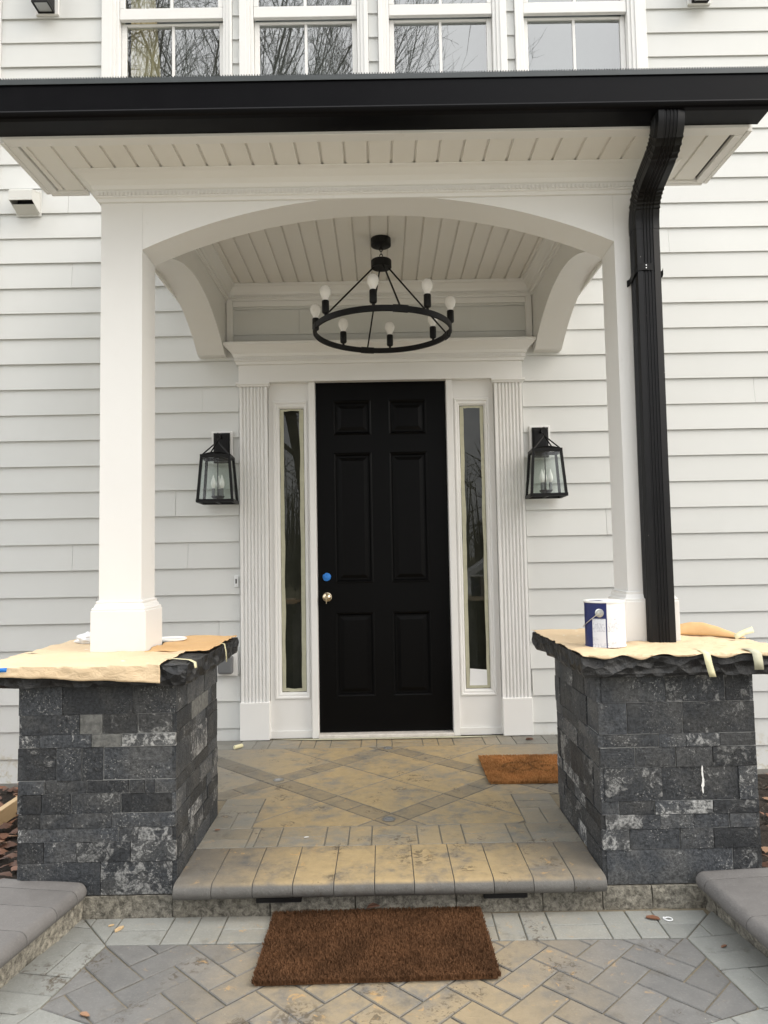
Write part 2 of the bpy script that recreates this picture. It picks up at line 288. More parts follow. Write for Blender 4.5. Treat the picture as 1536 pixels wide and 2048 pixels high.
# ------------------------------------------------------------------ mesh helper
def thing(name, label, cat, loc=(0, 0, 0), group=None, rz=0.0, kind=None):
    o = bpy.data.objects.new(name, None); COL.objects.link(o); o.location = loc; o.rotation_euler[2] = rz
    o.empty_display_size = 0.1
    tag(o, label, cat, group, kind); return o
def tag(o, label=None, cat=None, group=None, kind=None):
    if label: o['label'] = label
    if cat: o['category'] = cat
    if group: o['group'] = group
    if kind: o['kind'] = kind
    return o
def root_loc(p):
    while p.parent: p = p.parent
    return Vector(p.location)
class MB:
    def __init__(s): s.v = []; s.f = []; s.mi = []
    def add(s, vs, fs, mi=0):
        b = len(s.v); s.v += [tuple(q) for q in vs]; s.f += [tuple(i+b for i in f) for f in fs]; s.mi += [mi]*len(fs); return s
    def box(s, x0, x1, y0, y1, z0, z1, mi=0):
        x0, x1 = min(x0, x1), max(x0, x1); y0, y1 = min(y0, y1), max(y0, y1); z0, z1 = min(z0, z1), max(z0, z1)
        return s.add([(x0, y0, z0), (x1, y0, z0), (x1, y1, z0), (x0, y1, z0), (x0, y0, z1), (x1, y0, z1), (x1, y1, z1), (x0, y1, z1)],
                     [(3, 2, 1, 0), (4, 5, 6, 7), (0, 1, 5, 4), (1, 2, 6, 5), (2, 3, 7, 6), (3, 0, 4, 7)], mi)
    def prism(s, poly, z0, z1, ch=0.0, mi=0):          # ccw polygon in plan, chamfered top
        n = len(poly); rings = [[(x, y, z0) for x, y in poly]]
        if ch > 0:
            rings.append([(x, y, z1-ch) for x, y in poly]); rings.append([(x, y, z1) for x, y in inset(poly, ch)])
        else: rings.append([(x, y, z1) for x, y in poly])
        vs = [p for r in rings for p in r]; fs = [tuple(range(n-1, -1, -1)), tuple(range((len(rings)-1)*n, len(rings)*n))]
        for k in range(len(rings)-1):
            for i in range(n): fs.append((k*n+i, k*n+(i+1) % n, (k+1)*n+(i+1) % n, (k+1)*n+i))
        return s.add(vs, fs, mi)
    def extr(s, prof, axis, a0, a1, mi=0):             # closed 2D profile extruded along an axis
        n = len(prof)
        def P(q, a):
            if axis == 'x': return (a, q[0], q[1])
            if axis == 'y': return (q[0], a, q[1])
            return (q[0], q[1], a)
        vs = [P(q, a0) for q in prof]+[P(q, a1) for q in prof]
        fs = [tuple(range(n)), tuple(range(2*n-1, n-1, -1))]+[(i, i+n, (i+1) % n+n, (i+1) % n) for i in range(n)]
        return s.add(vs, fs, mi)
    def sweep(s, prof, path, closed=False, mi=0):      # profile (out, z) along a plan path, mitred; outward = right of travel
        n = len(path); m = len(prof); vs = []
        for i in range(n):
            def nrm(a, b):
                d = Vector((b[0]-a[0], b[1]-a[1])).normalized(); return Vector((d.y, -d.x))
            if closed or 0 < i < n-1:
                n1 = nrm(path[i-1], path[i]); n2 = nrm(path[i], path[(i+1) % n]); k = (n1+n2).normalized(); k = k/max(0.2, k.dot(n1))
            elif i == 0: k = nrm(path[0], path[1])
            else: k = nrm(path[-2], path[-1])
            for o, z in prof: vs.append((path[i][0]+k.x*o, path[i][1]+k.y*o, z))
        fs = []
        for i in range(n if closed else n-1):
            j = (i+1) % n
            for q in range(m): fs.append((i*m+q, j*m+q, j*m+(q+1) % m, i*m+(q+1) % m))
        if not closed: fs += [tuple(range(m-1, -1, -1)), tuple((n-1)*m+q for q in range(m))]
        return s.add(vs, fs, mi)
    def tube(s, pts, r, n=8, cap=True, mi=0):
        pts = [Vector(p) for p in pts]; rs = r if isinstance(r, (list, tuple)) else [r]*len(pts); vs = []
        up = None
        for i, p in enumerate(pts):
            d = (pts[min(i+1, len(pts)-1)]-pts[max(i-1, 0)]).normalized()
            if up is None: up = d.orthogonal().normalized()
            up = (up-d*up.dot(d)); up = up.normalized() if up.length > 1e-6 else d.orthogonal().normalized()
            w = d.cross(up)
            for k in range(n):
                a = 2*math.pi*k/n; vs.append(p+(up*math.cos(a)+w*math.sin(a))*rs[i])
        fs = [(i*n+k, i*n+(k+1) % n, (i+1)*n+(k+1) % n, (i+1)*n+k) for i in range(len(pts)-1) for k in range(n)]
        if cap: fs += [tuple(range(n-1, -1, -1)), tuple((len(pts)-1)*n+k for k in range(n))]
        return s.add(vs, fs, mi)
    def lathe(s, prof, c=(0, 0, 0), n=20, axis='z', mi=0):
        vs = []; m = len(prof)
        for r, z in prof:
            for k in range(n):
                a = 2*math.pi*k/n; x, y = r*math.cos(a), r*math.sin(a)
                vs.append((c[0]+x, c[1]+y, c[2]+z) if axis == 'z' else (c[0]+x, c[1]-z, c[2]+y))
        fs = [(i*n+k, i*n+(k+1) % n, (i+1)*n+(k+1) % n, (i+1)*n+k) for i in range(m-1) for k in range(n)]
        if prof[0][0] > 1e-5: fs.append(tuple(range(n-1, -1, -1)))
        if prof[-1][0] > 1e-5: fs.append(tuple((m-1)*n+k for k in range(n)))
        return s.add(vs, fs, mi)
    def torus(s, c, R_, r, n=40, k=8, axis='z', sec=None, mi=0):
        vs = []; sec = sec or [(r*math.cos(2*math.pi*j/k), r*math.sin(2*math.pi*j/k)) for j in range(k)]; k = len(sec)
        for i in range(n):
            a = 2*math.pi*i/n
            for u, w in sec:
                rr = R_+u; p = (rr*math.cos(a), rr*math.sin(a), w)
                if axis == 'y': p = (p[0], p[2], p[1])
                if axis == 'x': p = (p[2], p[0], p[1])
                vs.append((c[0]+p[0], c[1]+p[1], c[2]+p[2]))
        fs = [(i*k+j, ((i+1) % n)*k+j, ((i+1) % n)*k+(j+1) % k, i*k+(j+1) % k) for i in range(n) for j in range(k)]
        return s.add(vs, fs, mi)
    def mesh(s, name, mats, off=None, smooth=False, ang=35):
        me = bpy.data.meshes.new(name); v = s.v
        if off is not None: v = [(a-off[0], b-off[1], c-off[2]) for a, b, c in v]
        me.from_pydata(v, [], s.f)
        for q in (mats if isinstance(mats, (list, tuple)) else [mats]): me.materials.append(MAT[q])
        if any(s.mi): me.polygons.foreach_set('material_index', s.mi)
        bm = bmesh.new(); bm.from_mesh(me); bmesh.ops.recalc_face_normals(bm, faces=bm.faces); bm.to_mesh(me); bm.free()
        if smooth:
            me.polygons.foreach_set('use_smooth', [True]*len(me.polygons)); me.set_sharp_from_angle(angle=R(ang))
        me.update(); return me
    def build(s, name, mats, parent=None, loc=None, local=False, smooth=False, bev=0.0, solid=0.0, ang=35, recalc=True):
        if parent is not None: off = None if local else root_loc(parent)
        else: off = None if (local or loc is None) else Vector(loc)
        o = bpy.data.objects.new(name, s.mesh(name, mats, off, smooth, ang)); COL.objects.link(o)
        if parent is not None: o.parent = parent
        elif loc is not None: o.location = loc
        if bev:
            b = o.modifiers.new('bevel', 'BEVEL'); b.width = bev; b.segments = 2; b.limit_method = 'ANGLE'; b.angle_limit = R(40)
        if solid:
            b = o.modifiers.new('solid', 'SOLIDIFY'); b.thickness = solid; b.offset = 0
        return o
def inset(poly, d):
    n = len(poly); out = []
    for i in range(n):
        a, b, c = Vector(poly[i-1]), Vector(poly[i]), Vector(poly[(i+1) % n])
        e1, e2 = (b-a), (c-b)
        if e1.length < 1e-6 or e2.length < 1e-6: out.append(tuple(b)); continue
        e1.normalize(); e2.normalize(); n1 = Vector((-e1.y, e1.x)); n2 = Vector((-e2.y, e2.x)); k = n1+n2
        if k.length < 1e-4: out.append(tuple(b)); continue
        k.normalize(); q = max(0.35, k.dot(n1)); out.append(tuple(b+k*(d/q)))
    return out
def clip_half(poly, p, nrm):                 # keep the side where (q-p).n >= 0
    out = []; n = len(poly)
    for i in range(n):
        a, b = poly[i], poly[(i+1) % n]
        da = (a[0]-p[0])*nrm[0]+(a[1]-p[1])*nrm[1]; db = (b[0]-p[0])*nrm[0]+(b[1]-p[1])*nrm[1]
        if da >= 0: out.append(a)
        if (da >= 0) != (db >= 0):
            t = da/(da-db); out.append((a[0]+t*(b[0]-a[0]), a[1]+t*(b[1]-a[1])))
    return out
def clip_convex(poly, clip):                 # clip polygon is ccw convex
    n = len(clip)
    for i in range(n):
        a, b = clip[i], clip[(i+1) % n]; poly = clip_half(poly, a, (-(b[1]-a[1]), b[0]-a[0]))
        if len(poly) < 3: return []
    return poly
def area(p): return 0.5*sum(p[i][0]*p[(i+1) % len(p)][1]-p[(i+1) % len(p)][0]*p[i][1] for i in range(len(p)))
def clean(p, eps=0.004):
    q = []
    for a in p:
        if not q or math.hypot(a[0]-q[-1][0], a[1]-q[-1][1]) > eps: q.append(a)
    while len(q) > 2 and math.hypot(q[0][0]-q[-1][0], q[0][1]-q[-1][1]) < eps: q.pop()
    return q
def arc_pts(x0, x1, z, rise, n=28):
    h = (x1-x0)/2; c = (x0+x1)/2; Rr = (h*h+rise*rise)/(2*rise); a = math.asin(min(1, h/Rr)); zc = z+rise-Rr
    return [(c+Rr*math.sin(-a+2*a*i/n), zc+Rr*math.cos(-a+2*a*i/n)) for i in range(n+1)]
def rock(x0, x1, y0, y1, z0, z1, step=0.03, amp=0.012, top=0.0, seed=0, faces='xXyYzZ', taper=0.0):   # rough-split block
    bm = bmesh.new(); bmesh.ops.create_cube(bm, size=1.0)
    L = (x1-x0, y1-y0, z1-z0)
    for ax in range(3):
        cuts = max(1, int(round(L[ax]/step)))-1
        if cuts > 0:
            es = [e for e in bm.edges if abs((e.verts[0].co-e.verts[1].co)[ax]) > 0.5 and abs((e.verts[0].co-e.verts[1].co)[(ax+1) % 3]) < 1e-4 and abs((e.verts[0].co-e.verts[1].co)[(ax+2) % 3]) < 1e-4]
            bmesh.ops.subdivide_edges(bm, edges=es, cuts=cuts, use_grid_fill=True)
    bmesh.ops.remove_doubles(bm, verts=bm.verts, dist=1e-5)
    mb = MB(); bm.verts.ensure_lookup_table(); idx = {v: i for i, v in enumerate(bm.verts)}
    for v in bm.verts:
        c = v.co; p = Vector((x0+(c.x+.5)*L[0], y0+(c.y+.5)*L[1], z0+(c.z+.5)*L[2])); d = Vector()
        nz = noise.noise(p*9+Vector((seed, 0, 0)))+0.6*noise.noise(p*24+Vector((0, seed, 3)))
        for ax, (lo, hi) in enumerate((('x', 'X'), ('y', 'Y'))):
            if c[ax] < -.499 and lo in faces: d[ax] -= amp*nz
            if c[ax] > .499 and hi in faces: d[ax] += amp*nz
        if c.z > .499 and top: d.z += top*nz
        mb.v.append(tuple(p+d))
    for f in bm.faces: mb.f.append(tuple(idx[v] for v in f.verts)); mb.mi.append(0)
    bm.free(); return mb

# ================================================================== SETTING
ZL = -0.14                       # lower landing
ZG = -0.30                       # garden beds
def build_ground():
    mb = MB(); n = 60; Lx = 700
    xs = sorted(set([-Lx, -200, -60, -30]+[-20+i for i in range(0, 41, 2)]+[30, 60, 200, Lx])); ys = sorted(set([-Lx, -200, -60]+[-40+i*2 for i in range(0, 23)]+[30, 100, Lx]))
    for y in ys:
        for x in xs:
            z = ZG-0.004
            if abs(x) > 8 or y < -10: z += 0.12*noise.noise(Vector((x*.05, y*.05, 0)))-0.1
            mb.v.append((x, y, z))
    w = len(xs)
    for j in range(len(ys)-1):
        for i in range(w-1): mb.f.append((j*w+i, j*w+i+1, (j+1)*w+i+1, (j+1)*w+i)); mb.mi.append(0)
    tag(mb.build('ground', 'lawn'), kind='structure')
    for nm, x0, x1 in (('garden_bed', -4.4, -1.30), ('garden_bed', 1.30, 4.6)):
        mb = MB(); nx, ny = 40, 30
        for j in range(ny+1):
            for i in range(nx+1):
                x = x0+(x1-x0)*i/nx; y = -3.2+3.2*j/ny
                mb.v.append((x, y, ZG+0.012+0.012*noise.noise(Vector((x*6, y*6, 1)))+0.008*noise.noise(Vector((x*19, y*19, 1)))))
        for j in range(ny):
            for i in range(nx): a = j*(nx+1)+i; mb.f.append((a, a+1, a+nx+2, a+nx+1)); mb.mi.append(0)
        tag(mb.build(nm, 'mulch', smooth=True), kind='structure')
    # oak leaf litter
    mb = MB()
    def leaf(c, sz, rz, tilt, mi):
        n = 9; out = []
        for k in range(n+1):
            t = k/n; wv = 0.30*math.sin(math.pi*min(1, t*1.05))*(0.55+0.45*abs(math.sin(t*math.pi*3.2)))
            out.append((t-.5, wv))
        pts = [(a, b, 0.10*math.cos(a*3)) for a, b in out]+[(a, -b, 0.10*math.cos(a*3)) for a, b in reversed(out)]
        M_ = Matrix.Translation(c) @ Matrix.Rotation(rz, 4, 'Z') @ Matrix.Rotation(tilt, 4, 'X') @ Matrix.Scale(sz, 4)
        vs = [M_ @ Vector(p) for p in pts]; k = len(out)
        mb.add(vs, [(i, i+1, 2*k-2-i, 2*k-1-i) for i in range(k-1)], mi)
    for i in range(1500):
        x = rnd.uniform(-3.4, -1.44); y = rnd.uniform(-2.9, -0.08)
        leaf((x, y, ZG+rnd.uniform(0.02, 0.06)), rnd.uniform(0.05, 0.11), rnd.uniform(0, 6.28), rnd.uniform(-.6, .6), rnd.choice((0, 0, 1, 1, 2)))
    for i in range(500):
        leaf((rnd.uniform(1.46, 3.2), rnd.uniform(-2.9, -0.08), ZG+rnd.uniform(0.02, 0.05)), rnd.uniform(0.05, 0.10), rnd.uniform(0, 6.28), rnd.uniform(-.5, .5), rnd.choice((0, 1, 1, 2)))
    o = mb.build('leaf_litter', ['leaf0', 'leaf1', 'leaf2']); tag(o, 'brown fallen oak leaves covering the garden beds', 'leaves', kind='stuff')
    # unseen drive behind the photographer, made pale to bounce light under the porch
    mb = MB(); mb.box(-12, 14, -16, -5.6, ZG-0.1, ZG+0.012); tag(mb.build('driveway', 'concrete_pale'), kind='structure')
build_ground()

paver_no = [0]
def paver_obj(poly, z0, z1, mat, parent, name='paver', ch=0.0025, jit=0.0010):
    poly = clean(poly)
    if len(poly) < 3 or abs(area(poly)) < 0.0004: return
    if area(poly) < 0: poly = poly[::-1]
    mb = MB(); dz = rnd.uniform(-jit, jit); mb.prism(poly, z0, z1+dz, ch)
    return mb.build(name, mat, parent)
def pattern_row(x0, x1, start, gap=0.003):         # soldier, soldier, stacked pair with a period of 0.4
    out = []; x = start
    while x > x0: x -= 0.4
    while x < x1:
        for a, b, st in ((x, x+0.2, True), (x+0.2, x+0.3, False), (x+0.3, x+0.4, False)):
            a, b = max(a, x0), min(b, x1)
            if b-a > 0.02: out.append((a+gap/2, b-gap/2, st))
        x += 0.4
    return out

def build_porch_floor():
    mb = MB(); mb.box(-1.42, 1.42, -2.10, -0.002, ZG-0.05, -0.005)
    fl = tag(mb.build('porch_floor', 'sand'), kind='structure')
    g = 0.0025
    # field with crossing bands
    field = [(-0.62, -1.62), (-0.58, -1.63), (0.58, -1.63), (0.62, -1.60), (0.62, -1.235), (1.20, -1.235), (1.20, -0.265), (-1.20, -0.265), (-1.20, -1.235), (-0.62, -1.235)]
    c0 = (0.012, -0.935); q = math.sqrt(.5)
    def uv(u, v): return (c0[0]+q*(u-v), c0[1]+q*(u+v))
    cuts = [-2.2, -0.498, -0.382, 0.0, 0.382, 0.498, 2.2]
    B = {1: True, 4: True}
    for i in range(6):
        for j in range(6):
            bi, bj = i in (1, 4), j in (1, 4)
            u0, u1, v0, v1 = cuts[i], cuts[i+1], cuts[j], cuts[j+1]
            cells = []
            if bi != bj:                     # band: cut into short pavers
                a, b = (v0, v1) if bi else (u0, u1); k = max(1, round((b-a)/0.19))
                for t in range(k):
                    w0, w1 = a+(b-a)*t/k, a+(b-a)*(t+1)/k
                    cells.append((u0, u1, w0, w1) if bi else (w0, w1, v0, v1))
            else: cells = [(u0, u1, v0, v1)]
            for cu0, cu1, cv0, cv1 in cells:
                cell = [uv(cu0+g, cv0+g), uv(cu1-g, cv0+g), uv(cu1-g, cv1-g), uv(cu0+g, cv1-g)]
                # big outer cells would be concave: split the field in a back and a front part there
                p = clip_convex(field, cell)
                if len(p) >= 3: paver_obj(p, -0.03, 0.0, 'paver_band' if (bi or bj) else 'paver_porch', fl, 'paver' if (bi or bj) else 'slab')
    # front border row and side borders
    for a, b, st in [(-0.817, -0.613, True)]+[t for t in pattern_row(-0.611, 0.612, -0.476)]+[(0.614, 0.817, True)]:
        if st:
            ym = -1.745 if a > -.7 else -1.76
            paver_obj([(a, -1.848), (b, -1.848), (b, ym-.0015), (a, ym-.0015)], -0.03, 0, 'paver_border', fl); paver_obj([(a, ym+.0015), (b, ym+.0015), (b, -1.634), (a, -1.634)], -0.03, 0, 'paver_border', fl)
        else: paver_obj([(a, -1.848), (b, -1.848), (b, -1.634), (a, -1.634)], -0.03, 0, 'paver_border', fl)
    for sx in (-1, 1):
        y = -1.632; k = 0
        for h, st in ((0.2, False), (0.1, True), (0.1, True)):
            xa, xb = 0.624, 0.817
            pcs = [(xa, xb, y, y+h)] if st else [(xa, (xa+xb)/2-.0015, y, y+h), ((xa+xb)/2+.0015, xb, y, y+h)]
            for u0, u1, v0, v1 in pcs: paver_obj([(sx*u0, v0+.0015), (sx*u1, v0+.0015), (sx*u1, v1-.0015), (sx*u0, v1-.0015)], -0.03, 0, 'paver_border', fl)
            y += h
        # outer strip
        y = -1.22; alt = 0
        while y < -0.27:
            h = 0.2 if alt % 3 == 0 else 0.1; h = min(h, -0.262-y)
            if h > 0.03: paver_obj([(sx*1.204, y), (sx*1.418, y), (sx*1.418, y+h-.003), (sx*1.204, y+h-.003)], -0.03, 0, 'paver_border', fl)
            y += h+0.0001; alt += 1
    for a, b, st in pattern_row(-1.418, 1.418, -0.368):
        if st:
            paver_obj([(a, -0.26), (b, -0.26), (b, -0.15), (a, -0.15)], -0.03, 0, 'paver_border', fl); paver_obj([(a, -0.147), (b, -0.147), (b, -0.03), (a, -0.03)], -0.03, 0, 'paver_border', fl)
        else: paver_obj([(a, -0.26), (b, -0.26), (b, -0.03), (a, -0.03)], -0.03, 0, 'paver_border', fl)
    # bullnose tread stones
    xs = [-0.815, -0.671, -0.517, -0.366, -0.212, -0.059, 0.09, 0.24, 0.388, 0.537, 0.688, 0.812]
    for i in range(len(xs)-1):
        t = 0.06; r = 0.030; prof = [(-1.853, 0.0), (-2.175, 0.0)]
        prof += [(-2.175-r*math.sin(a), -r+r*math.cos(a)) for a in [math.pi*k/10 for k in range(1, 10)]]+[(-2.175, -t), (-1.853, -t)]
        mb = MB(); mb.extr(prof, 'x', xs[i]+0.0009, xs[i+1]-0.0009)
        o = mb.build('coping_stone', 'coping_tan', fl, smooth=True, bev=0.0018, ang=50); o.delta_location.z = rnd.uniform(-.001, .0015)
    # riser of split-face blocks
    xs = [-1.42, -1.19, -0.83, -0.46, -0.135, 0.25, 0.58, 0.81, 1.0, 1.24, 1.42]
    for i in range(len(xs)-1):
        rock(xs[i]+.002, xs[i+1]-.002, -2.140, -2.09, ZG, -0.062, 0.02, 0.010, 0, i*3.1, 'y').build('wall_block', 'block', fl)
    return fl
build_porch_floor()

def build_landing():
    mb = MB(); mb.prism([(-1.36, -2.11), (-1.66, -3.6), (-1.66, -5.6), (1.66, -5.6), (1.66, -3.6), (1.36, -2.11)][::1], ZG-0.03, ZL-0.0055)
    ld_ = tag(mb.build('landing', 'sand'), kind='structure')
    F = [(-1.010, -2.335), (-1.077, -2.69), (-0.60, -2.905), (0.0, -3.0), (0.60, -2.93), (1.085, -2.76), (1.036, -2.362)]      # ccw
    Wd = 0.106; q = math.sqrt(.5); o0 = (0.392, -2.545)
    e1, e2 = Vector((q, q)), Vector((-q, q)); g = 0.003
    Fi = inset(F, 0.003)
    for a in range(-26, 27):
        for b in range(-26, 27):
            k = (a-b) % 4
            if k == 0: r = (a, b, 2, 1)
            elif k == 3: r = (a, b, 1, 2)
            else: continue
            P = [Vector(o0)+e1*(Wd*(r[0]+u*r[2]))+e2*(Wd*(r[1]+v*r[3])) for u, v in ((0, 0), (1, 0), (1, 1), (0, 1))]
            cx = sum(p.x for p in P)/4; cy = sum(p.y for p in P)/4
            if abs(cx) > 1.35 or not (-3.25 < cy < -2.2): continue
            P = inset([tuple(p) for p in P], .0018+rnd.uniform(0, .0014)); P = clip_convex(P, Fi)
            if len(P) >= 3: paver_obj(P, ZL-.04, ZL, 'paver_herring', ld_, ch=0.003, jit=0.0014)
    # border two pavers wide round the field
    n = len(F)
    for i in range(n):
        A, Bv = Vector(F[i]), Vector(F[(i+1) % n]); d = (Bv-A); Ln = d.length; d.normalize(); nr = Vector((d.y, -d.x))
        def bis(p, c, nx):
            d1 = (Vector(c)-Vector(p)).normalized(); d2 = (Vector(nx)-Vector(c)).normalized(); k = (Vector((d1.y, -d1.x))+Vector((d2.y, -d2.x))).normalized(); return k
        k0 = bis(F[i-1], F[i], F[(i+1) % n]); k1 = bis(F[i], F[(i+1) % n], F[(i+2) % n])
        start = 0.0
        if i == n-1: start = (1.036-0.979)-0.2
        def P(s, t): return tuple(A+d*s+nr*t)
        wd = 0.196 if i != n-1 else 0.196
        for s0, s1, st in pattern_row(-0.25, Ln+0.25, start, 0.004):
            for t0, t1 in (((0.002, wd/2-.002), (wd/2+.002, wd)) if st else ((0.002, wd),)):
                poly = [P(s0, t0), P(s0, t1), P(s1, t1), P(s1, t0)]
                poly = poly if area(poly) > 0 else poly[::-1]
                m0 = Vector((-k0.y, k0.x)); m0 = m0 if m0.dot(d) > 0 else -m0
                m1 = Vector((-k1.y, k1.x)); m1 = m1 if m1.dot(d) < 0 else -m1
                poly = clip_half(poly, tuple(A+m0*.002), m0); poly = clip_half(poly, tuple(Bv+m1*.002), m1) if len(poly) > 2 else poly
                if i == n-1 and len(poly) > 2: poly = clip_half(poly, (0, -2.146), (0, -1))
                if len(poly) > 2: paver_obj(poly, ZL-.04, ZL+.0005, 'paver_lightgrey', ld_, ch=0.0025)
    return ld_
build_landing()

def bull_stone(P0, d, inn, length, width, z, t=0.062, r=0.031, endround=False):      # coping stone: along d, rounded edge towards inn
    d = Vector(d).normalized(); inn = Vector(inn).normalized(); mb = MB()
    prof = [(width, 0), (r, 0)]+[(r-r*math.sin(a), -r+r*math.cos(a)) for a in [math.pi*k/10 for k in range(1, 10)]]+[(r, -t), (width, -t)]
    vs = []; N = 2 if not endround else 6
    ss = [0, length] if not endround else [0, .006, .016, .03, length*.6, length]
    for s_ in ss:
        sh = 0 if not endround else max(0, .03-s_); ins = 0.03-math.sqrt(max(0, .03**2-sh**2)) if endround else 0
        for o, zz in prof:
            p = Vector(P0)+d*s_-inn*(o+(ins if o < .2 else 0)); vs.append((p.x, p.y, z+zz*(1-ins*6)-ins*.3))
    m_ = len(prof)
    fs = [(i*m_+k, (i+1)*m_+k, (i+1)*m_+(k+1) % m_, i*m_+(k+1) % m_) for i in range(len(ss)-1) for k in range(m_)]
    fs += [tuple(range(m_-1, -1, -1)), tuple((len(ss)-1)*m_+k for k in range(m_))]
    return mb.add(vs, fs)
def build_kerb(sx, label, P0, d, riser0, riserd, jog=0.0):
    t = thing('stone_kerb', label, 'kerb', (P0[0], P0[1], ZL), 'low stone kerbs flanking the landing')
    d = Vector(d).normalized(); inn = Vector((-sx*abs(d.y), -sx*d.x if sx < 0 else -d.x*sx))
    inn = Vector((d.y, -d.x)) if sx > 0 else Vector((-d.y, d.x))
    if inn.x*sx > 0: inn = -inn
    s = 0.0; k = 0
    for L in (0.085, 0.125, 0.165, 0.2, 0.2, 0.2):
        off = jog if k >= 2 else 0.0
        p = Vector(P0)+d*s+inn*off
        bull_stone(p, d, inn, L-0.003, 0.36, 0.002+(0.008 if (k >= 2 and jog) else 0), endround=(k == 0)).build('coping_stone', 'coping_grey', t, smooth=True, ang=50, bev=0.002)
        s += L; k += 1
    rd = Vector(riserd).normalized(); s = 0.0; k = 0
    for L in (0.06, 0.40, 0.38):
        rin = Vector((rd.y, -rd.x)); rin = rin if rin.x*sx < 0 else -rin
        mb = rock(0, L-.004, 0, 0.16, ZG, -0.064, 0.025, 0.010, 0, 7+k+sx, 'y')
        mb.v = [(riser0[0]+rd.x*(s+x)-rin.x*y, riser0[1]+rd.y*(s+x)-rin.y*y, z) for x, y, z in mb.v]
        mb.build('wall_block', 'block', t); s += L; k += 1
build_kerb(-1, 'low grey stone kerb with rounded coping left of the coir mat, by the leaf bed', (-1.142, -2.150), (-0.077, -0.497), (-1.170, -2.15), (-0.086, -0.46))
build_kerb(1, 'low grey stone kerb with rounded coping at the right, its second stone jutting out', (1.150, -2.155), (0.035, -0.45), (1.205, -2.15), (0.045, -0.37), 0.012)

